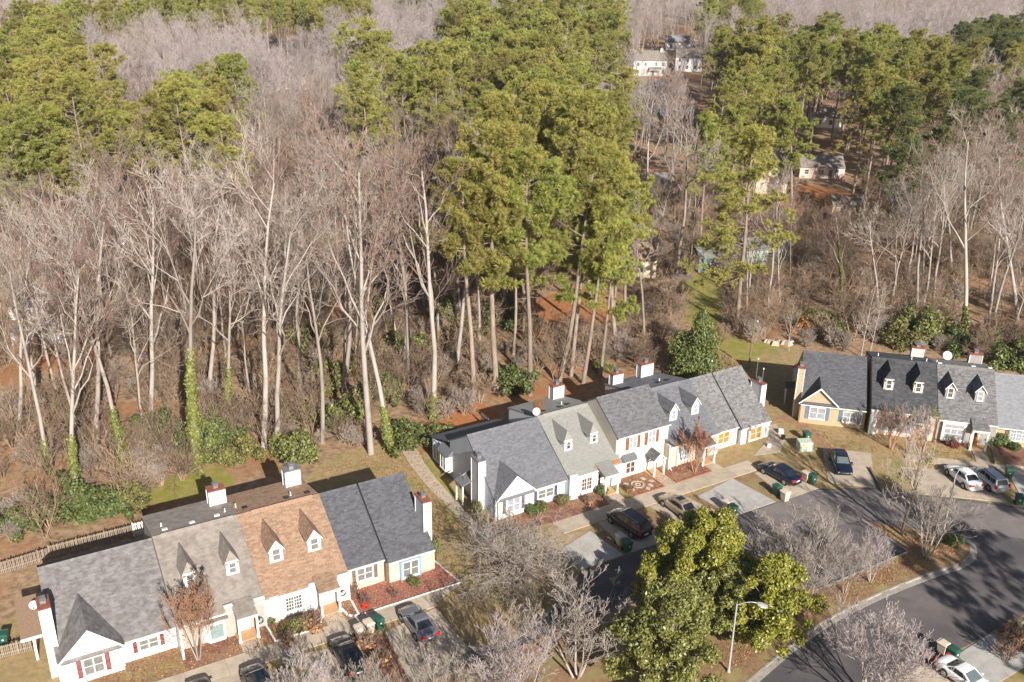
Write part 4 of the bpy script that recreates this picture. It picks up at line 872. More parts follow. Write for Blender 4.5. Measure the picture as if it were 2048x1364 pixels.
# --- sample the woods by what stands where in the photograph -----------------
def inside(x, y, poly):
    c = False; j = len(poly) - 1
    for i in range(len(poly)):
        xi, yi = poly[i]; xj, yj = poly[j]
        if (yi > y) != (yj > y) and x < (xj - xi) * (y - yi) / (yj - yi) + xi: c = not c
        j = i
    return c
PINE_AREAS = [
    [(-80, 60), (90, 70), (180, 120), (260, 200), (330, 185), (440, 215), (480, 260), (470, 300), (300, 290), (180, 310), (60, 320), (-80, 340)],
    [(-80, -60), (760, -60), (740, 30), (600, 45), (430, 40), (300, 22), (190, 60), (80, 66), (-80, 40)],
    [(380, 145), (430, 130), (485, 155), (475, 185), (410, 185)],
    [(620, 222), (690, 200), (780, 205), (775, 245), (690, 258), (640, 258)],
    [(640, 225), (690, 212), (695, 255), (650, 260)],
    [(690, 95), (760, 70), (805, 95), (800, 135), (720, 145)], [(790, 150), (860, 130), (890, 200), (930, 215), (800, 205)],
    [(850, 165), (880, 120), (890, 70), (900, 40), (960, 20), (1200, 10), (1330, 40), (1310, 75), (1220, 110), (1200, 140), (1285, 235), (1300, 330), (1270, 450), (1150, 480), (990, 450), (970, 330), (940, 250), (870, 210)],
    [(1380, 120), (1400, 60), (1500, 85), (1640, 85), (1800, 90), (1900, 120), (1940, 150), (1930, 195), (1830, 230), (1850, 300), (1800, 380), (1700, 330), (1570, 320), (1560, 260), (1450, 290), (1400, 200)],
    [(1390, -60), (1560, -60), (1520, 40), (1400, 40)],
]
PINE_DARK_AREAS = [[(1880, 95), (1960, 60), (2120, 50), (2120, 110), (1960, 130)], [(1790, 250), (1900, 220), (2120, 170), (2120, 240), (1920, 250), (1840, 330), (1780, 330)], [(1620, 330), (1800, 330), (1770, 420), (1640, 410)]]
NO_TREES = [  # base positions kept open
    [(1060, 590), (1150, 570), (1270, 585), (1270, 650), (1130, 670), (1080, 700)],
    [(1345, 560), (1430, 540), (1460, 600), (1450, 650), (1500, 690), (1600, 690), (1560, 730), (1440, 720), (1370, 650)],
    [(1280, 345), (1350, 345), (1330, 400), (1280, 400)],
    [(1230, 130), (1400, 100), (1400, 215), (1230, 215)], [(1510, 330), (1720, 320), (1720, 440), (1520, 450)], [(1480, 470), (1580, 470), (1590, 535), (1480, 535)],
    [(520, 130), (640, 130), (650, 210), (520, 210)],
]
WOOD_LINE = [(-100, 985), (0, 975), (60, 970), (250, 930), (480, 880), (700, 870), (800, 850), (900, 815), (1010, 765), (1140, 740), (1260, 715), (1330, 720), (1480, 660), (1580, 665), (1650, 675), (1780, 685), (2150, 715)]
def wood_y(x):
    for (a, b), (c, d) in zip(WOOD_LINE[:-1], WOOD_LINE[1:]):
        if a <= x <= c: return b + (d - b) * (x - a) / (c - a)
    return 700
rngW = np.random.default_rng(11)
cand = []
for gy in np.arange(86, 455, 6.6):
    for gx in np.arange(-150, 300, 6.6):
        x, y = gx + rngW.uniform(-2.9, 2.9), gy + rngW.uniform(-2.9, 2.9)
        bx, by, k = pix((x, y, 0)); cx, cy, k2 = pix((x, y, 20))
        if cx < -90 or cx > 2140 or cy < -75 or by > wood_y(min(2140, max(-90, bx))): continue
        if any(inside(bx, by, q) for q in NO_TREES): continue
        kind = 'dark' if any(inside(cx, cy, q) for q in PINE_DARK_AREAS) else 'pine' if any(inside(cx, cy, q) for q in PINE_AREAS) else 'bare'
        if kind == 'bare' and rngW.random() < .12 and cy > 60 and cx > 850: kind = 'pine' if rngW.random() < .3 else 'bare'
        if kind == 'bare' and rngW.random() < (.02 if cx > 1500 and k < 230 else .18 if k < 175 else .2 if k < 260 else .12): continue
        if kind != 'bare':
            if rngW.random() < .30: continue
            if rngW.random() < .09: kind = 'bare'
        cand.append((k, x, y, kind, cx, cy))
cand.sort()
VIEWS = [((1262, 95), (1350, 205), 345), ((1560, 322), (1700, 392), 200), ((1470, 488), (1580, 535), 168), ((1295, 350), (1340, 400), 195), ((1350, 60), (1400, 150), 350), ((1655, 405), (1720, 440), 195), ((1105, 490), (1150, 545), 165)]
def blocks(x, y, k, kind):
    px, py0, _ = pix((x, y, 0)); _, pt, _ = pix((x, y, 24)); _, pm, _ = pix((x, y, 12)); w = 3.6 * F_PX / k if kind != 'bare' else 2.0 * F_PX / k
    for (a, b), (c, d), dist in VIEWS:
        if k < dist and a - w < px < c + w and pt < d and (py0 if kind == 'bare' else pm) > b: return True
    return False
cand = [q for q in cand if not (blocks(q[1], q[2], q[0], q[3]) and (q[3] != 'bare' or rngW.random() < .6))]
def zone(cx): return 'left' if cx < 560 else 'middle' if cx < 1330 else 'right'
hero_xy = []
far = []
named = []
COLS = [(130, 'at the left edge'), (290, 'above the red shuttered house'), (430, 'above the grey tan house'), (600, 'above the cedar roof'), (760, 'above the peach house'), (900, 'above the walkway'), (1030, 'above the blue grey house'), (1140, 'above the sage roof'), (1260, 'above the two storey house'), (1400, 'above the pink brick house'), (1540, 'above the amber windows'), (1680, 'above the tan gabled house'), (1830, 'above the pink cottage'), (1960, 'above the grey dormered house'), (9999, 'at the right edge')]
RANKS = [(112, 'front rank'), (128, 'second rank'), (146, 'third rank'), (166, 'inner rank'), (190, 'middle rank'), (216, 'upper middle rank'), (246, 'rear rank'), (285, 'far rank'), (330, 'remote rank'), (9999, 'farthest rank')]
ORD = {2: ('left of two', 'right of two'), 3: ('left of three', 'middle of three', 'right of three'), 4: ('leftmost of four', 'second of four', 'third of four', 'rightmost of four')}
def name_trees():
    G = {}
    for q in named:
        c = next(t for a, t in COLS if q[2] < a); r = next(t for a, t in RANKS if q[4] < a); G.setdefault((q[1], c, r), []).append(q)
    for (kind, c, r), L in G.items():
        L.sort(key=lambda q: q[2]); n = len(L)
        for i, q in enumerate(L):
            o = '' if n == 1 else ORD[n][i] + ', ' if n in ORD else ('leftmost, ' if i == 0 else 'rightmost, ' if i == n - 1 else ('second', 'third', 'fourth', 'fifth', 'sixth', 'seventh', 'eighth', 'ninth', 'tenth', 'eleventh', 'twelfth', 'thirteenth', 'fourteenth', 'fifteenth', 'sixteenth', 'seventeenth')[min(15, i - 1)] + ' from left, ')
            q[0]['label'] = o + {'pine': 'green pine', 'dark': 'dark pine', 'bare': 'bare tree'}[kind] + ' of the ' + r + ' ' + c
def place_trees():
    npine = nbare = 0
    for k, x, y, kind, cx, cy in cand:
        if any((x - a) ** 2 + (y - b) ** 2 < 9 for a, b in hero_xy): continue
        rz = rngW.uniform(0, 6.28); z = zone(cx)
        if kind in ('pine', 'dark'):
            v = rngW.integers(len(PINES)) if kind == 'pine' else rngW.integers(len(PINE_DK)); src = PINES[v] if kind == 'pine' else PINE_DK[v]
            sc = rngW.uniform(.78, 1.12)
            if npine < 280:
                npine += 1; lab = ''
                ob = plant('pine_tree', lab, 'pine tree', (x, y, 0), rz, (sc * 1.05, sc * 1.05, sc), [('trunk', src[0]), ('branches', src[1]), ('foliage', src[2])], 'pines of the woods')
                named.append((ob, kind, cx, cy, k))
            else: far.append((x, y, rz, sc, v if kind == 'pine' else 5 + v))
        else:
            w = [0, 1, 2, 3] if cy > 150 else [4, 5, 4, 2]
            v = w[rngW.integers(4)]; sc = rngW.uniform(.62, 1.0); src = BARE[v]
            if nbare < 280:
                nbare += 1
                ob = plant('bare_tree', '', 'bare tree', (x, y, 0), rz, sc, [('trunk', src[0]), ('branches', src[1])], 'bare trees of the woods')
                named.append((ob, kind, cx, cy, k))
            else: far.append((x, y, rz, sc * 1.05, 10 + v))

def scatter(name, label, pts, sources):
    # one stuff object: sources[k] lists the objects set on every point whose kind is k
    me = bpy.data.meshes.new(name); me.vertices.add(len(pts)); A = np.array(pts, np.float32)
    co = np.zeros((len(pts), 3), np.float32); co[:, :2] = A[:, :2]; me.vertices.foreach_set('co', co.ravel())
    for nm, col in (('rz', 2), ('sc', 3)): me.attributes.new(nm, 'FLOAT', 'POINT').data.foreach_set('value', A[:, col].copy())
    me.attributes.new('vr', 'INT', 'POINT').data.foreach_set('value', A[:, 4].astype(np.int32).copy()); me.update()
    o = link(name, me); tag(o, label, None, None, 'stuff')
    ng = bpy.data.node_groups.new(name, 'GeometryNodeTree'); ng.interface.new_socket('Geometry', in_out='INPUT', socket_type='NodeSocketGeometry'); ng.interface.new_socket('Geometry', in_out='OUTPUT', socket_type='NodeSocketGeometry')
    N, L = ng.nodes, ng.links; gi, go = N.new('NodeGroupInput'), N.new('NodeGroupOutput'); jn = N.new('GeometryNodeJoinGeometry'); L.new(jn.outputs[0], go.inputs[0])
    def attr(nm, ty):
        a = N.new('GeometryNodeInputNamedAttribute'); a.data_type = ty; a.inputs['Name'].default_value = nm; return a.outputs[0]
    rz, sc, vr = attr('rz', 'FLOAT'), attr('sc', 'FLOAT'), attr('vr', 'INT'); cx = N.new('ShaderNodeCombineXYZ'); L.new(rz, cx.inputs[2])
    for k, objs in sources.items():
        cp = N.new('FunctionNodeCompare'); cp.data_type = 'INT'; cp.operation = 'EQUAL'; L.new(vr, cp.inputs[2]); cp.inputs[3].default_value = k
        for ob in objs:
            oi = N.new('GeometryNodeObjectInfo'); oi.transform_space = 'ORIGINAL'; oi.inputs['Object'].default_value = ob; oi.inputs['As Instance'].default_value = True
            ip = N.new('GeometryNodeInstanceOnPoints'); L.new(gi.outputs[0], ip.inputs['Points']); L.new(cp.outputs[0], ip.inputs['Selection']); L.new(oi.outputs['Geometry'], ip.inputs['Instance'])
            L.new(cx.outputs[0], ip.inputs['Rotation']); L.new(sc, ip.inputs['Scale']); L.new(ip.outputs[0], jn.inputs[0])
    md = o.modifiers.new('scatter', 'NODES'); md.node_group = ng; return o
def objects_with(me):
    for o in COL.objects:
        if o.data is me: return o
    return link(me.name, me, None)

# ------------------------------------------------------------------ trees that can be told apart
def lean_for(base, top):
    h = height_for(base, top[1]); b = at(*base); x0, y0, k = pix(b + [0, 0, h]); dx = (top[0] - x0) * k / F_PX
    return h, math.atan2(dx, h)
def stand(root, ang, rz): root.rotation_euler = (Matrix.Rotation(ang, 3, 'Y') @ Matrix.Rotation(rz, 3, 'Z')).to_euler()
def hero_src(seed, mats, **k):
    rng = np.random.default_rng(seed); segs = grow(rng, **k); cut = 1
    return segs, tubes_mesh('trunk', [q for q in segs if q[4] <= cut], [mats[0]], {0: 8, 1: 6}), tubes_mesh('branches', [q for q in segs if q[4] > cut], [mats[1]])
HERO = [hero_src(400 + i, (m_barkwhite if i % 2 == 0 else m_bark, tw), H=30.0, r0=.29, clear=cl, spread=sp, lv=4, kids=k, ratio=(.34, .52, .5, .5), wig=.22, up=.13, rmin=.016)
        for i, (tw, cl, sp, k) in enumerate(((m_twigpale, .45, .7, (8, 5, 4, 3)), (m_twigpale, .5, .62, (8, 5, 4, 3)), (m_twig, .4, .68, (8, 5, 4, 3)), (m_twigpale, .52, .75, (8, 5, 4, 3)), (m_twigred, .36, .6, (9, 5, 5, 3))))]
heroes = [
    ((36, 880), (18, 420), 0, 'pale tall forked tree at the far left edge of the woods'),
    ((100, 945), (60, 470), 4, 'bare tree with a faint ivy sleeve left of the long picket fence'),
    ((150, 985), (130, 440), 7, 'bare tree with ivy at its foot behind the leftmost evergreens'),
    ((195, 905), (225, 320), 0, 'tall pale forked tree on the left with spreading crown'),
    ((250, 945), (180, 400), 8, 'bare tree with yellow green ivy behind the picket gate'),
    ((396, 940), (345, 285), 14, 'big tree with its trunk thickly wrapped in bright ivy'),
    ((456, 860), (430, 430), 8, 'bare tree with ivy halfway up beside the ivy wrapped giant'),
    ((527, 900), (490, 250), 0, 'tallest pale straight tree of the left hand woods'),
    ((549, 908), (620, 330), 3, 'slim pale tree beside the tallest straight one'),
    ((742, 908), (690, 200), 0, 'tall leaning pale tree behind the peach house'),
    ((783, 905), (745, 330), 6, 'ivy footed bare tree right of the leaning pale tree'),
    ((866, 835), (862, 215), 3, 'tall pale tree above the dark evergreen by the blue sided house'),
    ((645, 885), (640, 400), 0, 'slender bare tree behind the cedar brown roof'),
    ((1352, 556), (1400, 175), 0, 'white barked tall tree beside the far grey lane'),
    ((1290, 430), (1310, 150), 0, 'white bare tree by the far cul de sac'),
    ((1288, 690), (1300, 385), 0, 'pinkish bare tree right of the central pines'),
    ((1868, 615), (1890, 275), 0, 'tall pale tree in the right hand woods with upright forks'),
    ((1930, 690), (2005, 205), 6, 'large leaning tree at the right with ivy on its foot'),
    ((1684, 625), (1640, 375), 12, 'ivy covered tree leaning left above the tan gabled roof'),
    ((1790, 610), (1770, 340), 0, 'thin forked tree left of the tall pale one in the right woods'),
    ((1560, 605), (1545, 400), 0, 'slender bare tree right of the lone pine'),
    ((1755, 650), (1742, 385), 0, 'bare tree behind the slim saplings'),
    ((1832, 648), (1850, 320), 0, 'pale bare tree just left of the tall pale one on the right'),
    ((1985, 655), (1972, 330), 0, 'forked bare tree behind the large leaning tree'),
    ((2035, 640), (2044, 240), 0, 'tall bare tree at the right edge of the frame'),
    ((1905, 560), (1925, 270), 0, 'bare tree high in the right woods between the two tall pale ones'),
    ((70, 800), (90, 380), 0, 'second row pale tree near the left edge'),
    ((300, 850), (310, 300), 0, 'pale upright tree left of the ivy wrapped giant'),
    ((420, 800), (455, 300), 0, 'pale tree directly behind the ivy wrapped giant'),
    ((600, 800), (580, 290), 0, 'pale tree in the second row behind the cedar roof'),
    ((690, 790), (730, 270), 0, 'pale forked tree in the second row behind the peach house'),
    ((820, 770), (800, 250), 0, 'pale tree in the second row above the walkway'),
    ((910, 760), (900, 280), 0, 'pale tree just left of the central pines'),
]
rngH = np.random.default_rng(5)
for i, (b, t, ivy, lab) in enumerate(heroes):
    segs, tr, br = HERO[(i * 2 + i // 5) % len(HERO)]; hh, ang = lean_for(b, t); p = at(*b); hero_xy.append((p[0], p[1])); sc = hh / 30.0; rz = rngH.uniform(0, 6.28)
    parts = [('trunk', tr), ('branches', br)]
    if ivy: parts.append(('ivy', ivy_mesh(rngH, segs, ivy / sc, 1900 + 420 * ivy, .34 if ivy > 7 else .22, .22)))
    stand(plant('bare_tree', lab, 'bare tree', p, 0, (sc, sc, sc), parts, 'tall trees one can tell apart'), max(-.16, min(.16, ang)), rz)
pine_heroes = [((948, 800), (935, 330), 'pine at the left edge of the central stand'), ((993, 785), (1000, 255), 'tall straight pine with pale trunk left of the orange clearing'), ((1060, 790), (1065, 310), 'dark trunked pine at the left of the orange clearing'),
    ((1118, 768), (1165, 320), 'leaning pine with the thickest trunk before the orange clearing'), ((1142, 752), (1190, 370), 'pine right behind the thick leaning trunk'), ((1166, 768), (1215, 400), 'slim pine above the sage roofed house chimney'),
    ((1200, 756), (1235, 440), 'slim low crowned pine above the two storey house'), ((1473, 662), (1490, 265), 'big lone pine left of the utility pole'), ((1232, 700), (1240, 300), 'pine at the right edge of the central stand'),
    ((1010, 640), (1005, 200), 'pine deep in the central stand'), ((1180, 600), (1170, 190), 'tall pine rising behind the orange clearing'), ((1090, 560), (1090, 170), 'pine behind the wooden deck'), ((1400, 500), (1420, 230), 'pine standing behind the lone pine to its left'), ((1590, 470), (1590, 200), 'pine left of the brick cottage'), ((1250, 620), (1255, 330), 'pine at the right end of the orange clearing')]
PINE_BIG = [pine_meshes(170 + i, H=29, r0=.36, clear=c, rad=r, nb=56, puff=100, pr=.7, dead=9) for i, (c, r) in enumerate(((.5, 5.0), (.6, 4.4), (.42, 4.8), (.26, 6.6)))]
for i, (b, t, lab) in enumerate(pine_heroes):
    hh, ang = lean_for(b, t); p = at(*b); hero_xy.append((p[0], p[1])); s = PINE_BIG[[1, 0, 1, 0, 2, 1, 2, 3, 0, 1, 0, 2, 2, 0, 2][i]]; sc = hh / 29
    stand(plant('pine_tree', lab, 'pine tree', p, 0, (sc, sc, sc), [('trunk', s[0]), ('branches', s[1]), ('foliage', s[2])], 'pines one can tell apart'), max(-.12, min(.12, ang)), rngH.uniform(0, 6.28))
place_trees(); name_trees()
# far woods beyond the last single trees
for gy in np.arange(455, 1150, 11.5):
    for gx in np.arange(-420, 760, 11.5):
        x, y = gx + rngW.uniform(-4.5, 4.5), gy + rngW.uniform(-4.5, 4.5); cx, cy, k = pix((x, y, 18))
        if cx < -100 or cx > 2120 or cy < -60 or (cx < 1100 and gy > 700): continue
        pn = any(inside(cx, cy, q) for q in PINE_DARK_AREAS) or math.sin(x * .021 + 2) * math.sin(y * .017) > .55
        far.append((x, y, rngW.uniform(0, 6.28), rngW.uniform(.75, 1.1), (5 + rngW.integers(2)) if pn else 10 + [4, 5, 4, 2][rngW.integers(4)]))
src = {}
for k in range(5): src[k] = [objects_with(q) for q in PINES[k]]
for k in range(2): src[5 + k] = [objects_with(q) for q in PINE_DK[k]]
for k in range(6): src[10 + k] = [objects_with(q) for q in BARE[k]]
scatter('far_woods', 'far woods of mixed pine and bare trees fading toward the horizon', far, src)
# underbrush
brush_obj = []
for i, ((px, py), lab) in enumerate((((1440, 690), 'tan brush thicket beside the big lone pine'), ((700, 890), 'pinkish brush thicket behind the peach house'), ((90, 1075), 'dark twiggy bush inside the picket fence'))):
    r = plant('bare_shrub', lab, 'shrub', at(px, py), i * 1.3, 1.0, [('stems', BRUSH[i][0]), ('twigs', BRUSH[i][1])]); brush_obj.append(list(r.children))
bp = []
for gy in np.arange(70, 215, 2.25):
    for gx in np.arange(-110, 140, 2.25):
        x, y = gx + rngW.uniform(-1.3, 1.3), gy + rngW.uniform(-1.3, 1.3); bx, by, k = pix((x, y, 0))
        if bx < -80 or bx > 2120 or by > (np.interp(bx, [-80, 0, 290, 420, 540, 640], [1110, 1090, 1010, 930, 905, 885]) if bx < 640 else wood_y(min(2140, bx)) + 28) or any(inside(bx, by, q) for q in NO_TREES[:5]): continue
        if rngW.random() < .46 + .5 * math.sin(x * .21 + math.sin(y * .13)) * math.sin(y * .24): continue
        bp.append((x, y, rngW.uniform(0, 6.28), rngW.uniform(.65, 1.45), rngW.integers(3)))
scatter('underbrush', 'tangled leafless underbrush covering the woodland floor', bp, {k: brush_obj[k] for k in range(3)})
# evergreen shrubs
rngS = np.random.default_rng(21)
def shrub_lumps(R, H, n): return [((rngS.normal() * R * .55, rngS.normal() * R * .55, H * rngS.uniform(.12, .8) * (.6 + .4 * rngS.random())), R * rngS.uniform(.18, .42)) for _ in range(n)]
EVG = [lump_cloud(rngS, shrub_lumps(2.0, 3.2, 26), 4200, .19, [mm], 'foliage', shell=.35, jit=.8) for mm in (m_holly, m_holly, m_olive, m_olive)]
stem_me = tubes_mesh('stems', [(np.array([0, 0, 0.]), np.array([a, b, 1.8]), .05, .02, 2) for a, b in ((.5, .1), (-.4, .3), (.1, -.5), (0, .05))], [m_bark])
evg = [((66, 1046), 1.0, 0, 'a'), ((162, 1020), 1.2, 1, 'a'), ((212, 1035), 1.05, 0, 'a'), ((255, 1020), 1.0, 2, 'a'), ((26, 1066), .95, 1, 'a'), ((300, 880), 1.2, 0, 'b'), ((415, 905), 1.25, 0, 'b'), ((452, 885), 1.2, 1, 'b'),
       ((485, 925), 1.0, 2, 'c'), ((590, 925), 1.2, 2, 'c'), ((690, 850), 1.2, 3, 'c'), ((820, 890), 1.35, 0, 'd'), ((1034, 790), 1.25, 1, 'e'), ((1012, 770), 1.0, 0, 'e'), ((1205, 740), .6, 2, 'e'),
       ((1622, 655), .95, 2, 'f'), ((1655, 662), 1.25, 0, 'f'), ((1800, 690), 1.35, 2, 'f'), ((1835, 680), 1.5, 2, 'f'), ((1875, 680), 1.3, 3, 'f'), ((1915, 700), 1.1, 0, 'f'), ((1990, 715), 1.1, 1, 'f'), ((2035, 735), 1.2, 0, 'f'), ((735, 640), 1.4, 3, 'g'), ((660, 780), 1.3, 2, 'g'), ((575, 840), 1.3, 3, 'g'), ((760, 800), 1.2, 0, 'g'), ((880, 640), 1.3, 2, 'g'), ((640, 700), 1.5, 2, 'g'), ((800, 720), 1.4, 3, 'g'), ((1000, 650), 1.5, 0, 'g'), ((930, 700), 1.2, 3, 'g')]
ELAB = {'a': 'glossy evergreen shrub in the hedge behind the long picket fence', 'b': 'dark evergreen shrub at the foot of the ivy wrapped trees', 'c': 'olive green shrub behind the cedar brown roof', 'd': 'dense dark evergreen beside the start of the walkway', 'e': 'evergreen shrub behind the sage roofed house', 'f': 'evergreen shrub in the thicket behind the right hand row', 'g': 'green shrub deep in the woods'}
evs = {}
for (b, s, k, gk) in evg:
    evs.setdefault(gk, []).append((b[0], plant('evergreen_shrub', ELAB[gk], 'shrub', at(*b), rngS.uniform(0, 6.28), (s, s, s * rngS.uniform(.9, 1.25)), [('stems', stem_me), ('foliage', EVG[k])], 'evergreen shrubs ' + gk)))
for gk, L in evs.items():
    L.sort(key=lambda q: q[0]); W = ('leftmost', 'second from left', 'third from left', 'fourth from left', 'fifth from left', 'sixth from left', 'seventh from left', 'eighth from left', 'ninth from left')
    for i, (_, o) in enumerate(L): o['label'] = ('rightmost' if i == len(L) - 1 else W[i]) + ' ' + ELAB[gk]
hl = [((rngS.normal() * 1.9 * (1 - t), rngS.normal() * 1.9 * (1 - t), .8 + 7.2 * t), 2.2 * (1 - t) + .75) for t in np.linspace(0, 1, 24)]
plant('evergreen_tree', 'large dark broadleaf evergreen behind the off white end house', 'tree', at(1394, 752), 0, (.92, .92, 1.08), [('trunk', tubes_mesh('trunk', [(np.zeros(3), np.array([0, 0, 7.0]), .22, .05, 0)], [m_bark])), ('foliage', lump_cloud(rngS, hl, 16000, .22, [m_holly], 'foliage', shell=.45, jit=.7))])
# magnolias on the island
def magnolia(px, py, H, R, seed, mat, label, n, rot=0, skirt=.22):
    rng = np.random.default_rng(seed); L = []
    for i in range(95):
        t = rng.uniform(skirt, 1); rr = R * (math.sin(math.pi * (.16 + .80 * t)) ** .75) * rng.uniform(.85, 1.12); a = rng.uniform(0, 6.28); q = rr * rng.uniform(.3, 1.0)
        L.append(((q * math.cos(a), q * math.sin(a), H * t * .95), R * rng.uniform(.08, .22)))
    segs = [(np.zeros(3), np.array([0, 0, H * .8]), .2, .05, 0)] + [(np.array([0, 0, c[2] * .6]), np.array(c), .05, .02, 2) for c, r in L]
    t = plant('magnolia_tree', label, 'magnolia', at(px, py), rot, 1.0, [('trunk', tubes_mesh('trunk', segs[:1], [m_bark])), ('branches', tubes_mesh('branches', segs[1:], [m_bark])), ('foliage', lump_cloud(rng, L, n * 3, .15, [mat], 'foliage', shell=.3, jit=.85, asp=1.8))], 'magnolias on the island'); return t
magnolia(1402, 1205, 9.2, 4.7, 1, m_magn, 'tallest glossy magnolia in front of the champagne sedan', 16500)
magnolia(1530, 1292, 8.3, 3.8, 2, m_magn, 'magnolia right beside the nearer street lamp', 9000)
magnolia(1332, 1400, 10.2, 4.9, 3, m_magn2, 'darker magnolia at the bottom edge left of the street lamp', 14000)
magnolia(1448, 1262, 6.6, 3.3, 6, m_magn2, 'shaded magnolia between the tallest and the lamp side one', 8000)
magnolia(1292, 1215, 4.6, 1.5, 4, m_magn, 'small sparse magnolia top left of the tallest one', 1500)
# bare ornamental trees
def ornam(seed, mats, H, spread, lv=4, forks=4, kids=(5, 5, 4, 4), r0=.09, wig=.2, clear=.3, ratio=(.6, .5, .5, .5), up=.1, rmin=.012):
    rng = np.random.default_rng(seed); segs = grow(rng, H=H, r0=r0, clear=clear, spread=spread, lv=lv, kids=kids, ratio=ratio, wig=wig, up=up, forks=forks, rmin=rmin)
    return segs, tubes_mesh('trunk', [q for q in segs if q[4] == 0], [mats[0]], {0: 7}), tubes_mesh('branches', [q for q in segs if q[4] > 0], [mats[1]], {1: 5})
m_myrt = M('pale myrtle bark', (0.40, 0.345, 0.30), (0.27, 0.225, 0.19), 2, 5, stretch=(1, 1, .4))
MYR = [ornam(500 + i, (m_myrt, tw), 6.8, .62, forks=f, kids=(6, 5, 4, 3), clear=.25, r0=.06, wig=.17, up=.16, rmin=.0095) for i, (tw, f) in enumerate(((m_myrt, 4), (m_twiggrey, 5), (m_myrt, 4)))]
SPREAD = ornam(520, (m_myrt, m_myrt), 7.0, 1.0, forks=5, kids=(8, 6, 5, 2), r0=.11, clear=.12, ratio=(.85, .55, .5, .45), up=.0, wig=.22, rmin=.0095)
plant('bare_tree', 'wide spreading pale bare tree on the grass verge', 'bare tree', at(1031, 1172), .5, (1.35, 1.3, 1.12), [('trunk', SPREAD[1]), ('branches', SPREAD[2])])
for i, (b, top, lab) in enumerate((((1153, 1356), 1165, 'pale bare myrtle left of the dark magnolia'), ((1030, 1440), 1245, 'pale bare myrtle at the bottom edge below the grass verge'), ((880, 1470), 1318, 'bare myrtle top at the bottom edge below the silver coupe'), ((745, 1475), 1335, 'bare myrtle top at the bottom edge below the black car'), ((600, 1470), 1322, 'bare twigs at the bottom edge beside the mossy bed'),
        ((1600, 1195), 1035, 'pinkish bare myrtle between the magnolia and the parking bays'), ((1688, 1188), 1070, 'bare myrtle at the end of the second parking line'), ((1740, 1166), 1060, 'bare myrtle at the end of the last parking bay'), ((1852, 1116), 975, 'bare myrtle on the island tip beside the farther street lamp'), ((1612, 1222), 1110, 'low bare myrtle behind the right hand magnolia'),
        ((1742, 1420), 1235, 'pale bare tree at the bottom edge right of the near kerb'), ((1535, 1180), 1060, 'bare myrtle rising behind the magnolias'), ((990, 1370), 1290, 'small bare myrtle at the bottom edge under the spreading tree'))):
    s = MYR[i % 3]; hh = min(9.5, max(4, height_for(b, top))); sc = hh / 6.8; wd = 1.45 if i in (5, 10, 0) else .85 if i in (6, 7) else 1.25
    plant('myrtle_tree', lab, 'bare tree', at(*b), i * 1.1, (sc * wd, sc * wd, sc), [('trunk', s[1]), ('branches', s[2])], 'bare myrtles')
def seedheads(segs, n, mat, size, rng, lv=4):
    P = np.array([q[1] for q in segs if q[4] >= lv]); P = P[np.argsort(-P[:, 2] - np.hypot(P[:, 0], P[:, 1]) * .6)][: max(n * 2, 10)]; P = P[rng.choice(len(P), min(n, len(P)), False)]
    P = np.repeat(P, 7, 0) + rng.normal(size=(len(P) * 7, 3)) * size; V, Q = leaf_quads(rng, P, rng.normal(size=P.shape), size * 1.1, .5, 1.2); return np_mesh('seed_heads', V, Q, None, [mat])
m_tanbark = M('cinnamon bark', (0.40, 0.22, 0.13), (0.30, 0.17, 0.11), 2, 4)
for b, top, lab, sd in (((397, 1320), 1160, 'myrtle with dark seed heads before the grey tan house', 540), ((1389, 944), 846, 'rust twigged myrtle before the pink brick house', 541)):
    s = ornam(sd, (m_barkwhite if sd == 540 else m_tanbark, m_tanbark), 6.2, .42, forks=5, kids=(6, 5, 5, 4), r0=.07, clear=.3); hh = height_for(b, top); sc = hh / 6.2
    plant('myrtle_tree', lab, 'bare tree', at(*b), 1.0, (sc * (.68 if sd == 540 else .8), sc * (.68 if sd == 540 else .8), sc), [('trunk', s[1]), ('branches', s[2]), ('seed_heads', seedheads(s[0], 110, m_seed if sd == 540 else m_darkred, .07, np.random.default_rng(3)))], 'bare myrtles')
s = ornam(545, (m_tanbark, m_twigred), 5.5, .5, forks=4, kids=(6, 5, 4, 4))
plant('myrtle_tree', 'reddish bare myrtle in front of the tan gabled house corner', 'bare tree', at(1782, 898), 0, .95, [('trunk', s[1]), ('branches', s[2])], 'bare myrtles')
plant('myrtle_tree', 'pale bare myrtle in front of the pink cottage', 'bare tree', at(1815, 905), 2, .9, [('trunk', MYR[0][1]), ('branches', MYR[0][2])], 'bare myrtles')
# tall tree with mistletoe on the island
rngM = np.random.default_rng(9); segs = grow(rngM, H=13.5, r0=.17, clear=.3, spread=.72, lv=4, kids=(12, 5, 4, 2), ratio=(.33, .5, .5, .5), wig=.13, up=.25)
mp = [q[1] for q in segs if q[4] == 2]; MP = np.repeat(np.array([mp[k] for k in rngM.choice(len(mp), 11, False)]), 60, 0); MP = MP + rngM.normal(size=MP.shape) * .24
V, Q = leaf_quads(rngM, MP, rngM.normal(size=MP.shape), .13, .5)
m_dkbark = M('dark bark', (0.17, 0.125, 0.095), (0.10, 0.075, 0.06), 3, 5)
plant('bare_tree', 'tall dark trunked tree with mistletoe clumps on the island', 'bare tree', at(1803, 1072), 0, 1.0, [('trunk', tubes_mesh('trunk', [q for q in segs if q[4] == 0], [m_dkbark])), ('branches', tubes_mesh('branches', [q for q in segs if q[4] > 0], [m_twig])), ('mistletoe', np_mesh('mistletoe', V, Q, None, [m_mistle]))])
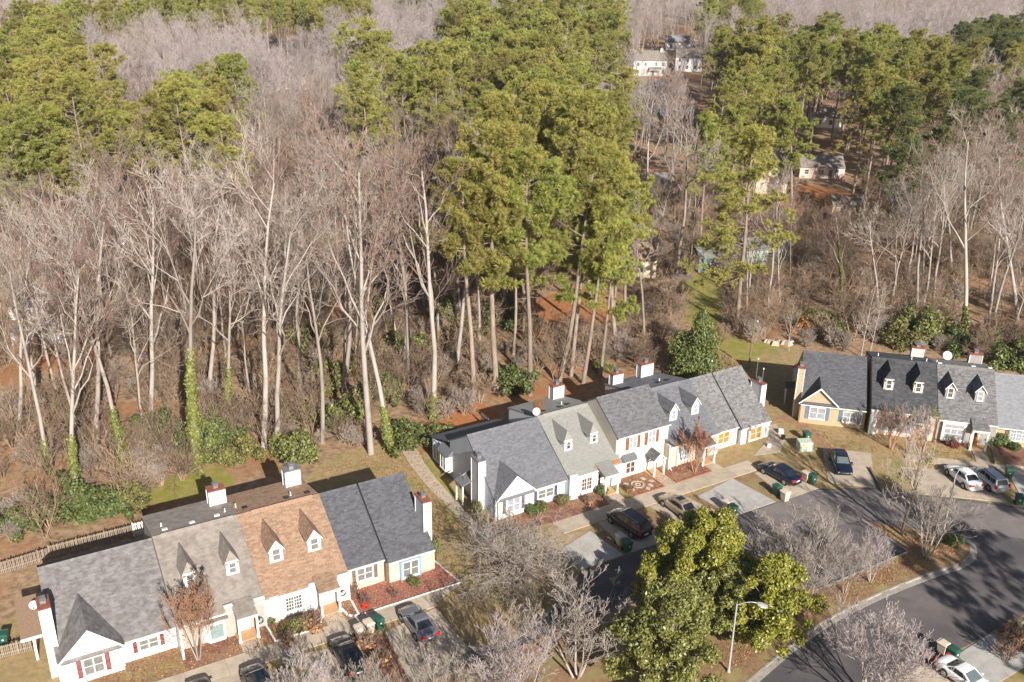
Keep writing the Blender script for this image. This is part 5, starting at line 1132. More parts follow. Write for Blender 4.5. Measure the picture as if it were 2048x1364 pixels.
for b, t, lab in (((1722, 715), 545, 'left of the two slim saplings behind the tan gabled roof'), ((1738, 712), 560, 'right of the two slim saplings behind the tan gabled roof'), ((1578, 702), 598, 'little white sapling by the stone pile')):
    hh = height_for(b, t); sc = hh / 13.0
    if 'sap' not in globals(): sap = grow(np.random.default_rng(77), H=13, r0=.09, clear=.2, spread=1.0, lv=3, kids=(20, 5, 4), ratio=(.22, .5, .5), wig=.12, up=.02)
    if 'sapm' not in globals(): sapm = (tubes_mesh('trunk', [q for q in sap if q[4] == 0], [m_barkwhite]), tubes_mesh('branches', [q for q in sap if q[4] > 0], [m_twig]))
    plant('sapling', lab, 'sapling', at(*b), hh, (sc, sc, sc), [('trunk', sapm[0]), ('branches', sapm[1])], 'saplings')
oak = lump_cloud(rngS, shrub_lumps(1.6, 4.5, 9), 900, .22, [m_oakleaf], 'foliage')
plant('young_tree', 'young tree still holding orange brown leaves behind the right row', 'tree', at(1608, 668), 0, 1.0, [('stems', stem_me), ('foliage', oak)])
# trees outside the frame whose shade crosses the road and the roofs
for i, (x, y, s) in enumerate(((58, 44, .95), (66, 50, .9), (72, 56, .9), (52, 40, .8), (80, 62, .95))):
    q = PINES[i % 5]; plant('pine_tree', ('nearest', 'second', 'third', 'fourth', 'last')[i] + ' tall pine standing beside the road to the right', 'pine tree', (x, y, 0), i, s, [('trunk', q[0]), ('branches', q[1]), ('foliage', q[2])], 'pines by the road')
for i, (x, y, s) in enumerate(((-14, 33, .42), (-24, 38, .4), (-4, 40, .36), (62, 36, .7), (-33, 40, .45), (8, 47, .34))):
    q = BARE[i % 4]; plant('bare_tree', ('leftmost', 'second', 'third', 'fourth', 'fifth', 'sixth')[i] + ' bare tree planted across the lane in front of the houses', 'bare tree', (x, y, 0), i, s, [('trunk', q[0]), ('branches', q[1])], 'bare trees across the lane')
# garden shrubs
RND = [lump_cloud(rngS, [((0, 0, .55), .6)] + [((rngS.normal() * .2, rngS.normal() * .2, .55 + rngS.normal() * .12), .45) for _ in range(5)], 1500, .10, [mm], 'foliage', shell=.75) for mm in (m_olive, m_holly)]
TWG = bare_meshes(330, (m_twigred, m_twigred), H=1.3, r0=.02, clear=.05, spread=.6, lv=2, kids=(7, 5), ratio=(.6, .5), wig=.2, forks=9, rmin=.009)
RED = lump_cloud(rngS, [((0, 0, .35), .42), ((.2, .1, .3), .3), ((-.2, .0, .3), .3)], 420, .13, [m_redleaf], 'foliage', shell=.2); DRED = lump_cloud(rngS, [((0, 0, .35), .42), ((.3, .1, .3), .35)], 420, .12, [m_darkred], 'foliage', shell=.2)
DRY = lump_cloud(rngS, [((0, 0, .5), .5), ((.3, .2, .4), .45), ((-.3, .1, .4), .4)], 420, .12, [m_dryleaf], 'foliage', shell=.1)
for b, s, k, lab in (((597, 1262), 1.15, 0, 'largest rounded shrub under the gridded white window'), ((569, 1270), .7, 0, 'small rounded shrub left of the largest one'), ((829, 1170), (1.0, .8, .6), 0, 'flat clipped shrub below the light blue framed window'), ((953, 1034), (.95, .95, 1.6), 0, 'yellow green upright shrub at the pale gabled house corner'), ((868, 1122), (.8, .8, 2.0), 1, 'upright shrub at the right corner of the peach house'),
        ((1063, 1028), .95, 1, 'clipped shrub under the pale gable left of its neighbour'), ((1084, 1022), .95, 0, 'clipped shrub under the pale gable beside its darker neighbour'), ((1124, 1008), .9, 0, 'clipped shrub before the two blue grey windows'), ((1203, 990), .95, 1, 'round shrub beside the sage porch'), ((1992, 892), (1.6, 1.6, 1.35), 1, 'big round shrub at the corner of the buff house'), ((2027, 900), (1.2, 1.0, .8), 1, 'low shrub under the buff house window'), ((1902, 1090), 1.2, 1, 'dark shrub on the island tip by the lamp post'), ((545, 1245), .6, 0, 'small shrub beside the white wall of the brown roofed house')):
    plant('garden_shrub', lab, 'shrub', at(*b), rngS.uniform(0, 6), s, [('foliage', RND[k])], 'clipped garden shrubs')
for b, s, me, lab in (((731, 1213), .95, RED, 'bright scarlet shrub in the red mulch bed'), ((1992, 966), 1.3, DRED, 'dark red shrub between the two carts at the right'), ((705, 1190), 1.0, None, 'straw coloured tuft under the peach house window'), ((625, 1262), 1.5, DRY, 'dry brown shrub beside the brown roofed porch'), ((735, 1300), 1.5, DRY, 'dry shrub behind the row of carts'), ((760, 1330), 1.4, DRY, 'dry plants in the strip left of the silver coupe'), ((1905, 895), 1.2, DRED, 'low rust coloured shrub before the grey house bay'), ((790, 1196), .7, None, 'small bare shrub in the red mulch by the seam'), ((1260, 985), .8, DRY, 'dried plants beside the stone feature bed'), ((1180, 1010), 1.0, DRY, 'dried plants in the bed before the sage house'), ((575, 1290), 1.0, DRY, 'dry leaves shrub inside the white edging'), ((2010, 1320), 1.8, None, 'twiggy bush in the shaded lower right corner'), ((2035, 1290), 2.0, DRY, 'dark dry bush at the right edge'), ((1890, 700), 1.8, None, 'grey twiggy bush behind the grey chimney')):
    plant('garden_shrub', lab, 'shrub', at(*b), rngS.uniform(0, 6), s, [('stems', TWG[0]), ('twigs', TWG[1])] + ([('foliage', me)] if me else []), 'seasonal garden shrubs')
# fallen leaves
LP = []
def litter(poly, n):
    P = np.array(poly); lo, hi = P.min(0), P.max(0); k = 0
    while k < n:
        q = lo + (hi - lo) * rngS.random(2)
        if inside(q[0], q[1], poly): LP.append((q[0], q[1], .17 if False else .06)); k += 1
def rp(row, *c): return [tuple(row.p(*q)[:2]) for q in c]
litter(rp(R1, (-30, -3.4), (-4, -3.4), (-4, -.1), (-30, -.1)), 2600); litter(rp(R1, (-3.8, -3.4), (5, -3.4), (3.8, .5), (-3.8, -.1)), 900); litter(rp(R2, (-16, -2.8), (10, -3.5), (10, -.2), (-15, -.2)), 1800)
LPI = len(LP); litter([tuple(q) for q in pxs((1440, 1364), (1600, 1240), (1800, 1160), (1930, 1100), (1880, 1075), (1760, 1060), (1820, 1108), (1650, 1190), (1450, 1230))], 3500)
litter([tuple(q) for q in pxs((1570, 900), (1640, 960), (1700, 890), (1600, 840))], 700); litter([tuple(q) for q in pxs((1680, 900), (1950, 925), (1940, 880), (1700, 850))], 900); litter([tuple(q) for q in pxs((640, 940), (830, 880), (900, 1010), (870, 1080), (820, 960))], 1500); litter([tuple(q) for q in pxs((880, 1210), (960, 1290), (1100, 1200), (1000, 1120))], 500)
A = np.array(LP); n = len(A); P = np.zeros((n, 3)); P[:, :2] = A[:, :2]; P[:, 2] = .065; P[LPI:LPI + 3500, 2] = .15
V, Q = leaf_quads(rngS, P, np.tile([0, 0, 1.0], (n, 1)), .12, .35, 1.3)
tag(link('leaf_litter', np_mesh('leaf_litter', V, Q, None, [m_dryleaf])), 'fallen dry leaves strewn over beds and lawns', kind='stuff')

# ------------------------------------------------------------------ vehicles
def car(kind, pm, label, loc, head, name='parked_car', sunroof=False, rails=False):
    P = dict(coupe=dict(L=4.75, W=1.86, H=1.36, bel=.90, hood=.94, deck=.98, xf=.92, xr=-1.62, rf=.10, rr=-.78, wb=2.72, R=.345),
             sedan=dict(L=4.85, W=1.84, H=1.46, bel=.94, hood=.95, deck=1.03, xf=1.12, xr=-1.78, rf=.32, rr=-1.0, wb=2.78, R=.335),
             wagon=dict(L=4.70, W=1.86, H=1.66, bel=1.0, hood=1.03, deck=1.06, xf=1.2, xr=-2.22, rf=.45, rr=-1.92, wb=2.70, R=.36),
             van=dict(L=5.05, W=1.98, H=1.74, bel=1.02, hood=1.08, deck=1.06, xf=1.42, xr=-2.42, rf=.62, rr=-2.12, wb=3.0, R=.35))[kind]
    t = thing(name, label, 'car' if kind != 'van' else 'minivan', (loc[0], loc[1], .075), head, 'cars parked on the driveways')
    L, W, hw = P['L'], P['W'], P['W'] / 2; xf, xr, rf, rr, bel, H = P['xf'], P['xr'], P['rf'], P['rr'], P['bel'], P['H']
    box = kind in ('wagon', 'van'); nose = .66 if not box else .74
    st = [(-L / 2, .72, .42, .62, .80 if not box else .95), (-L / 2 + .06, .86, .26, .66, P['deck'] - .10), (-L / 2 + .35, .965, .22, .68, P['deck']), (xr, 1.0, .20, .70, max(bel, P['deck'])), (-.6, 1.0, .20, .70, bel + .02), (.5, 1.0, .20, .70, bel), (xf, .995, .20, .70, P['hood']), (L / 2 - .75, .965, .21, .66, P['hood'] - .07), (L / 2 - .28, .89, .22, .60, nose + .07), (L / 2 - .06, .74, .26, .54, nose - .06), (L / 2, .60, .34, .50, nose - .16)]
    V, Fq = [], []
    for x, w, zb, zs, zt in st:
        w = w * hw
        for y, z in ((0, zb), (w * .80, zb), (w * .97, zb + .12), (w, (zb + zs) / 2 + .05), (w * .985, zs + .08), (w * .93, zt - .03), (w * .62, zt + .015), (0, zt + .03)): V.append((x, y, z))
        for y, z in ((w * .62, zt + .015), (w * .93, zt - .03), (w * .985, zs + .08), (w, (zb + zs) / 2 + .05), (w * .97, zb + .12), (w * .80, zb)): V.append((x, -y, z))
    n = 14
    for i in range(len(st) - 1):
        for j in range(n): a = i * n + j; b = i * n + (j + 1) % n; Fq.append((a, b, b + n, a + n))
    Fq.append(tuple(range(n))[::-1]); Fq.append(tuple(range((len(st) - 1) * n, len(st) * n)))
    b = MB(); b.add(V, Fq); bo = b.build('body', pm, t, True)
    md = bo.modifiers.new('round', 'SUBSURF'); md.levels = md.render_levels = 1
    wb_, wr = hw * .90, hw * .72
    c = MB(); base = [(xr, wb_ * .94, bel), (xr, -wb_ * .94, bel), (xf, -wb_ * .92, bel - .02), (xf, wb_ * .92, bel - .02)]
    mid = (rf + rr) / 2
    c.add([(xr, wb_ * .92, bel - .05), (xr, -wb_ * .92, bel - .05), (xf, -wb_ * .90, bel - .05), (xf, wb_ * .90, bel - .05), (rr, wr * .96, H - .06), (rr, -wr * .96, H - .06), (rf, -wr * .96, H - .06), (rf, wr * .96, H - .06),
           (rr + .12, wr * .78, H), (rr + .12, -wr * .78, H), (rf - .12, -wr * .78, H), (rf - .12, wr * .78, H), (mid, wr * .98, H - .03), (mid, -wr * .98, H - .03), (mid, wr * .8, H + .025), (mid, -wr * .8, H + .025)],
          [(0, 1, 5, 4), (2, 3, 7, 6), (3, 0, 4, 12), (3, 12, 7), (1, 2, 6, 13), (1, 13, 5), (4, 5, 9, 8), (6, 7, 11, 10), (4, 8, 14, 12), (12, 14, 11, 7), (5, 13, 15, 9), (13, 6, 10, 15), (8, 9, 15, 14), (14, 15, 10, 11)])
    c.build('cabin', pm, t)
    def lerp(a, b2, s): return tuple(a[k] + (b2[k] - a[k]) * s for k in range(3))
    def patch(name, A, B2, Cc, D, mat, m0=.06, m1=.06, off=.012):   # A B along the bottom, D C above
        A, B2, Cc, D = [np.array(q, float) for q in (A, B2, Cc, D)]; nn = np.cross(B2 - A, D - A); nn /= np.linalg.norm(nn) + 1e-9
        f = lambda s, r: A * (1 - s) * (1 - r) + B2 * s * (1 - r) + Cc * s * r + D * (1 - s) * r
        q = [f(m0, m1), f(1 - m0, m1), f(1 - m0, 1 - m1), f(m0, 1 - m1)]; g = [f(.5, m1), f(.5, 1 - m1)]
        o2 = [p + nn * off for p in q]; g2 = [p + nn * (off + .015) for p in g]
        mb = MB(); mb.add([o2[0], g2[0], g2[1], o2[3], o2[1], o2[2]] , [(0, 1, 2, 3), (1, 4, 5, 2)]); return mb.build(name, mat, t)
    patch('windscreen', (xf, -wb_ * .91, bel), (xf, wb_ * .91, bel), (rf, wr * .95, H - .06), (rf, -wr * .95, H - .06), m_carwind, .07, .06)
    patch('rear_window', (xr, wb_ * .93, bel), (xr, -wb_ * .93, bel), (rr, -wr * .95, H - .06), (rr, wr * .95, H - .06), m_carglass, .09, .1)
    cuts = [xr + .35, -.55 if kind != 'coupe' else -.75, .35, xf - .28] if not box else [xr + .25, -1.15, -.15, .75, xf - .25]
    for sg in (1, -1):
        for a, e in zip(cuts[:-1], cuts[1:]):
            def top(x): u = (x - xr) / (xf - xr); return (rr + .05 + (rf - rr - .1) * min(1, max(0, (x - rr) / (rf - rr))), sg * wr * .965, H - .08)
            def bot(x): u = (x - xr) / (xf - xr); return (x, sg * wb_ * (.93 - .01 * u), bel + .02)
            ta, te = top(max(a, rr + .03)), top(min(e, rf - .03)); A2, B3, C2, D2 = bot(a), bot(e), te, ta
            if sg > 0: A2, B3, C2, D2 = bot(e), bot(a), ta, te
            patch('side_window', A2, B3, C2, D2, m_carglass, .045, .08, .016)
    for wx in (P['wb'] / 2, -P['wb'] / 2):
        for sg in (1, -1):
            R = P['R']; y = sg * (hw - .13); x = wx + .02
            MB().tube((x, sg * (hw - .4), R), (x, sg * (hw + .006), R), R + .06, n=18).build('wheel_arch', m_darkmetal, t)
            w = MB().tube((x, y - .11 * sg, R), (x, y + .15 * sg, R), R, n=20).build('wheel', m_tyre, t)
            r = MB().tube((x, y + .1 * sg, R), (x, y + .156 * sg, R), R * .66, R * .60, n=20); r.build('rim', m_rim, w)
            sp = MB()
            for k in range(5):
                a = 2 * math.pi * k / 5 + .3; sp.tube((x + math.cos(a) * R * .35, y + .160 * sg, R + math.sin(a) * R * .35), (x + math.cos(a + .5) * R * .35, y + .160 * sg, R + math.sin(a + .5) * R * .35), .04, n=5)
            sp.build('rim_gap', m_darkmetal, w)
    zt = P['deck'] - .2
    for sg in (1, -1):
        if box: MB().prism([(sg * hw * .93, zt - .1), (sg * hw * .68, zt - .04), (sg * hw * .72, zt + .22), (sg * hw * .9, zt + .3)], -L / 2 - .012, -L / 2 + .22, 'x').build('tail_lamp', m_tail, t)
        else: MB().prism([(sg * hw * .88, zt - .10), (sg * hw * .42, zt - .08), (sg * hw * .42, zt + .07), (sg * hw * .90, zt + .10)], -L / 2 - .012, -L / 2 + .2, 'x').build('tail_lamp', m_tail, t)
        MB().prism([(sg * hw * .74, nose - .18), (sg * hw * .42, nose - .20), (sg * hw * .42, nose - .09), (sg * hw * .72, nose - .05)], L / 2 - .40, L / 2 - .07, 'x').build('headlight', m_head, t)
        MB().prism([(xf - .36, bel + .0), (xf - .26, bel + .0), (xf - .24, bel + .11), (xf - .36, bel + .12)], sg * hw * .86, sg * (hw * .86 + .24), 'y').build('mirror', pm, t)
    MB().box(L / 2 - .25, -hw * .38, nose - .26, L / 2 + .012, hw * .38, nose - .12).build('grille', m_darkmetal, t)
    MB().box(-L / 2 - .02, -.26, zt - .22 if not box else zt - .30, -L / 2 + .1, .26, zt - .09 if not box else zt - .17).build('number_plate', m_plate, t)
    MB().box(-L / 2 - .03, -hw * .72, .30, -L / 2 + .2, hw * .72, .44).build('bumper', pm if kind != 'van' else m_darkmetal, t)
    if sunroof: MB().box(mid - .1, -wr * .55, H + .018, rf - .16, wr * .55, H + .034).build('sunroof', m_carglass, t)
    if rails:
        for sg in (1, -1): MB().box(rr + .2, sg * wr * .86 - .025, H - .02, rf - .2, sg * wr * .86 + .025, H + .06).build('roof_rail', m_darkmetal if pm is not p_plum else m_greymetal, t)
    return t
def by_wheels(f, r, side=1, W=1.86):            # contact points of the front and rear wheel on one side
    a, b = at(*f, .075), at(*r, .075); d = a - b; h = math.atan2(d[1], d[0]); c = (a + b) / 2; left = np.array([-math.sin(h), math.cos(h), 0]); return c - left * (W / 2 - .05) * side, h
c, hd = by_wheels((802, 1242), (832.5, 1282)); car('coupe', p_silver, 'silver coupe with red tail lamps parked nose to the sidewalk', c, hd)
car('sedan', p_black, 'black car with dark blue sheen and sunroof left of the carts', at(698, 1322), R1.a + 1.5708, sunroof=True)
car('wagon', p_grey, 'dark grey car cut off by the bottom edge by the mossy bed', at(521, 1382), R1.a + 1.5708 + .06, sunroof=True)
car('sedan', p_black, 'black car almost wholly below the lower left edge', at(408, 1412), R1.a + 1.5708)
c, hd = by_wheels((1222, 1047), (1261.6, 1075), 1, 1.98); car('van', p_plum, 'black minivan with roof rails on the driveway by the blue grey house', c, hd, 'parked_minivan', rails=True)
c, hd = by_wheels((1323, 1011), (1364, 1041)); car('sedan', p_gold, 'champagne sedan half hidden behind the tallest magnolia', c, hd, sunroof=True)
c, hd = by_wheels((1526.6, 948), (1567, 970)); car('sedan', p_blue, 'midnight blue sedan with one red tail lamp showing', c, hd)
car('sedan', p_blue, 'dark sedan facing the camera beside the pale green cabinet', at(1680, 934), math.radians(-96), sunroof=True)
car('sedan', p_white, 'white sedan seen from behind near the right edge', at(1924, 963), math.radians(102))
car('wagon', p_bright, 'bright silver wagon with roof rails beside the white sedan', at(1975, 968), math.radians(101), rails=True)
car('coupe', p_white, 'white coupe cut off by the lower right corner', at(1930, 1368), math.radians(-60))
car('sedan', p_grey, 'dark car parked far off in the cul de sac', at(1312, 170), .15)

# ------------------------------------------------------------------ carts, lamps, street furniture
def cart(px, py, rot, mat, label, size=1.0, z=.06):
    t = thing('rolling_cart', label, 'trash cart', (*at(px, py)[:2], z), rot, 'rolling trash carts'); t.scale = (size,) * 3
    b = MB(); a, c = .26, .33
    b.add([(-a, -a, .06), (a, -a, .06), (a, a, .06), (-a, a, .06), (-c, -c, .95), (c, -c, .95), (c, c + .04, .95), (-c, c + .04, .95)], [(3, 2, 1, 0), (4, 5, 6, 7), (0, 1, 5, 4), (1, 2, 6, 5), (2, 3, 7, 6), (3, 0, 4, 7)])
    b.box(-c - .03, -c - .03, .90, c + .03, c + .06, .952); b.build('bin', mat, t)
    l = MB().add([(-c - .04, -c - .06, .957), (c + .04, -c - .06, .957), (c + .04, c + .1, .957), (-c - .04, c + .1, .957), (-c * .8, -c * .8, 1.05), (c * .8, -c * .8, 1.05), (c * .8, c * .9, 1.06), (-c * .8, c * .9, 1.06)], [(4, 5, 6, 7), (0, 1, 5, 4), (1, 2, 6, 5), (2, 3, 7, 6), (3, 0, 4, 7), (3, 2, 1, 0)]); l.build('lid', mat, t)
    MB().tube((-.3, c + .13, .98), (.3, c + .13, .98), .025, n=6).build('handle', mat, t)
    for x in (-.31, .31): MB().tube((x - .04, a + .05, .13), (x + .04, a + .05, .13), .13, n=12).build('wheel', m_tyre, t)
    if mat is m_bingreen: MB().tube((0, -.303, .62), (0, -.318, .62), .075, n=12).build('emblem', m_plate, t)
for px, py, r, mm, lab in ((720, 1277, R1.a, m_binbeige, 'left of the two beige carts beside the silver coupe'), (739, 1266, R1.a + .1, m_binbeige, 'right of the two beige carts beside the silver coupe'), (758, 1258, R1.a + .2, m_bingreen, 'green cart beside the silver coupe'),
        (1240, 1090, R2.a, m_binbeige, 'beige cart beside the minivan'), (1254, 1103, R2.a, m_bingreen, 'green cart beside the minivan'), (1454, 1022, R2.a, m_binbeige, 'grey beige cart behind the magnolia'), (1464, 1030, R2.a, m_bingreen, 'green cart behind the magnolia'),
        (1553, 990, R2.a, m_bingreen, 'green cart left of the midnight blue sedan'), (1569, 1002, R2.a, m_binbeige, 'beige cart by the asphalt left of the midnight blue sedan'), (1612, 963, R2.a, m_binbeige, 'grey beige cart right of the midnight blue sedan'), (1623, 968, R2.a, m_bingreen, 'green cart right of the midnight blue sedan'),
        (1612, 882, .3, m_bingreen, 'green cart behind the pale green cabinet'), (2016, 956, -.2, m_bingreen, 'green cart by the dark red shrub'), (2036, 1010, -.2, m_bingreen, 'green cart at the asphalt edge on the far right'), (1884, 1308, .6, m_binbeige, 'pale topped cart in the lower right corner'), (1905, 1320, .6, m_bingreen, 'green cart in the lower right corner'), (10, 1290, .3, m_bingreen, 'green cart at the far left edge by the porch'), (1566, 880, .4, m_darkmetal, 'small dark bin beside the pale green cabinet')):
    cart(px, py, r, mm, lab, .55 if mm is m_darkmetal else 1.08)
t = thing('utility_cabinet', 'pale green utility cabinet with a yellow sticker on the lawn', 'utility box', at(1608, 898), .12)
MB().box(-.75, -.6, 0, .75, .6, .9).prism([(-.6, .9), (.6, .9), (.55, 1.08), (-.45, 1.02)], -.75, .75).build('cabinet', m_util, t); MB().box(-.35, -.612, .50, -.1, -.602, .74).build('sticker', m_yellowst, t); MB().box(-.9, -.75, -.02, .9, .75, .05).build('pad', m_conc2, t); MB().box(-.012, -.61, .1, .012, -.602, .86).build('door_seam', m_darkmetal, t)
def lamp(px, py, H, arm, label):
    b = at(px, py, .13); t = thing('street_lamp', label, 'street lamp', b, math.atan2(arm[1], arm[0]), 'street lamps')
    MB().tube((0, 0, 0), (0, 0, H), .09, .055, 10).tube((0, 0, 0), (0, 0, .25), .14, .12, 10).build('pole', m_lampmetal, t)
    A = math.hypot(*arm); pts = [(A * s, 0, H - .15 + .5 * math.sin(s * 2.2)) for s in np.linspace(0, 1, 9)]; MB().path(pts, .032).build('arm', m_lampmetal, t)
    e = pts[-1]; hd = MB(); hd.prism([(-.15, -.02), (.35, -.08), (.62, -.04), (.62, .06), (.1, .1), (-.15, .06)], -.14, .14, 'y'); hd.v = [(x + e[0], y, z + e[2] - (x * .25)) for x, y, z in hd.v]; hd.build('lamp_head', m_lampmetal, t)
    ln = MB().box(e[0] + .1, -.1, e[2] - .24, e[0] + .5, .1, e[2] - .12); ln.build('lens', m_plate, t)
lamp(1457, 1344, 6.5, (1.6, -.35), 'nearer galvanised street lamp in front of the magnolias')
lamp(1884, 1078, 7.0, (.9, .9), 'farther street lamp on the island tip above the white sedan')
t = thing('utility_pole', 'slim wooden utility pole with a small lamp beside the evergreen', 'utility pole', at(1497, 737), 0); MB().tube((0, 0, 0), (.1, 0, 7.0), .12, .09, 8).build('pole', m_pole, t); MB().path([(.1, 0, 6.7), (.4, -.2, 6.85)], .03).tube((.4, -.2, 6.7), (.4, -.2, 6.9), .14, .06, 8).build('lamp_head', m_lampmetal, t)
def dish(p, r, label, az=-1.2, el=.6):
    t = thing('satellite_dish', label, 'satellite dish', p, az, 'satellite dishes')
    d = MB(); n = 16; rings = [(0, 0), (r * .5, .035), (r * .85, .10), (r, .14)]
    for i, (q, h_) in enumerate(rings):
        for k in range(n): d.v.append((h_, q * math.cos(6.283 * k / n), q * math.sin(6.283 * k / n)))
    for i in range(3):
        for k in range(n): d.f.append((i * n + k, i * n + (k + 1) % n, (i + 1) * n + (k + 1) % n, (i + 1) * n + k)); d.m.append(0)
    o = d.build('reflector', m_dish, t, True); o.rotation_euler = (0, -el, 0); o.location = (0, 0, .55)
    MB().path([(0, 0, 0), (-.05, 0, .5)], .03).build('mast', m_greymetal, t); MB().path([(0, 0, .35), (.45, 0, .55)], .015).tube((.42, 0, .5), (.5, 0, .62), .04, n=6).build('feed_arm', m_greymetal, t)
dish(R2.p(-6.8, 5.6, 6.5), .42, 'satellite dish on the ridge between the blue grey and sage roofs', -1.9); dish(R2.p(-16.2, 3.9, 2.6), .45, 'white satellite dish on the side porch roof', 2.6, .9); dish(R3.p(17.0, 10.4, 5.4), .55, 'large satellite dish on the rear roof of the right hand row', -1.7); dish(R1.p(-27.6, 6.4, 2.5), .35, 'grey satellite dish beside the far left chimney', -1.2)
def mast(p, h, label):
    t = thing('antenna_mast', label, 'antenna', p, 0, 'antenna masts'); MB().tube((0, 0, 0), (0, 0, h), .035, .03, 6).build('mast', m_greymetal, t); MB().tube((0, 0, h), (0, 0, h + .18), .09, .05, 8).build('vent_cap', m_trim, t)
mast(R2.p(16.05, 5.1, 6.55), 1.5, 'thin mast on the seam of the speckled roof'); mast(R2.p(20.45, 2.4, 5.8), 2.6, 'taller mast with white tip on the end chimney'); mast(R2.p(20.75, 1.7, 5.8), 1.6, 'shorter mast on the end chimney')
t = thing('flag', 'red and white flag on a slanted pole by the amber windows', 'flag', R2.p(16.6, -.7, 1.9), R2.a)
MB().tube((0, 0, 0), (.55, -1.0, 1.0), .02, n=6).build('flagpole', m_trim, t)
fl = MB(); nx = 9
for i in range(nx):
    for k in range(7): x = .15 + i * .09; fl.v.append((.55 - .2 + x * .55 + .03 * math.sin(i * 1.4 + k * .4), -.95 + .06 * math.sin(i * 1.1), .98 - k * .085 - i * .06))
for i in range(nx - 1):
    for k in range(6): fl.f.append((i * 7 + k, (i + 1) * 7 + k, (i + 1) * 7 + k + 1, i * 7 + k + 1)); fl.m.append(2 if i < 3 and k < 3 else k % 2)
fl.build('banner', [m_flagred, m_trim, m_flagblue], t)
t = thing('hose_reel', 'green garden hose hanging on the wall beside the grey tan porch', 'hose reel', R1.p(-11.75, -1.05, .85), R1.a)
hb = MB(); cs = [(.28 * math.cos(a), -.02 - .004 * i, .28 * math.sin(a)) for i, a in enumerate(np.linspace(0, 18.8, 50))]; hb.path(cs, .028, 5).build('hose', m_bingreen, t); MB().box(-.06, -.02, -.06, .06, .05, .36).build('bracket', m_darkmetal, t)
t = thing('hose_reel', 'dark coiled hose beside the brown roofed porch', 'hose reel', R1.p(-4.6, -.98, .95), R1.a); MB().path([(.26 * math.cos(a), -.03 - .003 * i, .26 * math.sin(a)) for i, a in enumerate(np.linspace(0, 18.8, 50))], .026, 5).build('hose', m_darkmetal, t); MB().box(-.05, -.02, -.05, .05, .045, .3).build('bracket', m_darkmetal, t)
tag(MB().box(-.2, -.14, 0, .2, .14, .42).build('meter_box', m_trim, None, loc=at(1538, 894)), 'white meter box at the end of the off white house', 'meter box')
tag(MB().prism([(-.28, 0), (.28, 0), (.2, .5), (-.2, .5)], -.28, .28).build('garden_pedestal', m_trim, None, loc=at(1561, 866)), 'white garden pedestal in the lawn by the dirt path', 'pedestal')
# stone feature, stepping stones, brick edging, white edging, rocks
sf = thing('stone_ring', 'round pattern of pale stones in the mulch bed', 'stone ring', R2.p(1.0, -1.9, .06), R2.a)
for i in range(14):
    a = 6.283 * i / 14; MB().prism([(math.cos(a - .2) * .55, math.sin(a - .2) * .55), (math.cos(a + .2) * .55, math.sin(a + .2) * .55), (math.cos(a + .2) * .72, math.sin(a + .2) * .72), (math.cos(a - .2) * .72, math.sin(a - .2) * .72)], 0, .06, 'z').build('stone', m_stone, sf)
for i in range(7):
    a = 6.283 * i / 7; MB().tube((math.cos(a) * .25, math.sin(a) * .25, 0), (math.cos(a) * .25, math.sin(a) * .25, .05), .11, n=7).build('stone', m_stone, sf)
for (u, v), w in zip(((2.2, -1.2), (2.1, -2.6), (-.1, -2.4), (1.5, -3.0), (2.7, -2.0), (0.0, -1.2)), ('beside the wall', 'at the brick corner', 'left of the ring', 'in front of the ring', 'nearest the porch path', 'behind the ring')):
    o = MB().prism([(-.28, -.2), (.25, -.24), (.3, .18), (-.22, .22)], 0, .06, 'z').build('stepping_stone', m_stone, None, loc=R2.p(u, v, .03), ); tag(o, 'square pale stepping stone ' + w, 'stepping stone', 'stepping stones'); o.rotation_euler[2] = u
def edging(name, label, row, pts, mat, size=(.22, .11, .10), piece='brick'):
    o = thing(name, label, 'garden edging', (0, 0, 0), 0, 'garden edgings'); me = None
    for a, b in zip(pts[:-1], pts[1:]):
        A, B = row.p(*a), row.p(*b); d = B - A; ln = np.linalg.norm(d); n = max(1, int(ln / (size[0] + .015))); ang = math.atan2(d[1], d[0])
        for k in range(n):
            p = A + d * (k + .5) / n
            if me is None: me = MB().box(-size[0] / 2, -size[1] / 2, 0, size[0] / 2, size[1] / 2, size[2]).build(piece, mat, o).data; q = o.children[0]
            else: q = link(piece, me, o)
            q.location = Vector(p); q.location.z = .02 + .012 * ((k * 7) % 3) / 3; q.rotation_euler[2] = ang + .03 * ((k * 5) % 3 - 1)
edging('brick_edging', 'red brick edging round the stone feature bed', R2, [(-.55, -3.5), (3.2, -3.5), (3.2, -.3)], m_brick); edging('brick_edging', 'red brick edging round the bed of the rust twigged myrtle', R2, [(4.9, -.6), (4.9, -3.5), (9.5, -3.5), (9.5, -2.3)], m_brick)
edging('stone_edging', 'white edging round the red mulch bed', R1, [(-3.9, -3.42), (5.4, -3.42), (4.6, 1.3)], m_trim, (.45, .09, .12), 'edging_block'); edging('stone_edging', 'curved white edging beside the brown roofed porch', R1, [(-5.05, -1.9), (-4.9, -2.9), (-4.5, -3.35), (-4.05, -3.3), (-3.95, -1.4)], m_trim, (.3, .16, .14), 'edging_block')
edging('stone_edging', 'white edging round the bed of rounded shrubs', R1, [(-11.1, -3.35), (-8.0, -3.35), (-7.2, -3.0), (-6.9, -2.2)], m_trim, (.35, .15, .14), 'edging_block'); edging('stone_edging', 'white edging by the hose reel path', R1, [(-11.25, -.9), (-11.15, -3.3)], m_trim, (.3, .14, .14), 'edging_block')
edging('stone_edging', 'low stone edging before the buff house bed', R3, [(21.7, -4.85), (29, -4.85)], m_stone, (.4, .25, .14), 'edging_block')
tag(MB().box(0, -.06, 0, 4.2, .06, .22).build('timber_edging', m_wood, None, loc=at(792, 1392)), 'timber edging along the strip beside the silver coupe', 'edging').rotation_euler[2] = R1.a + 1.62
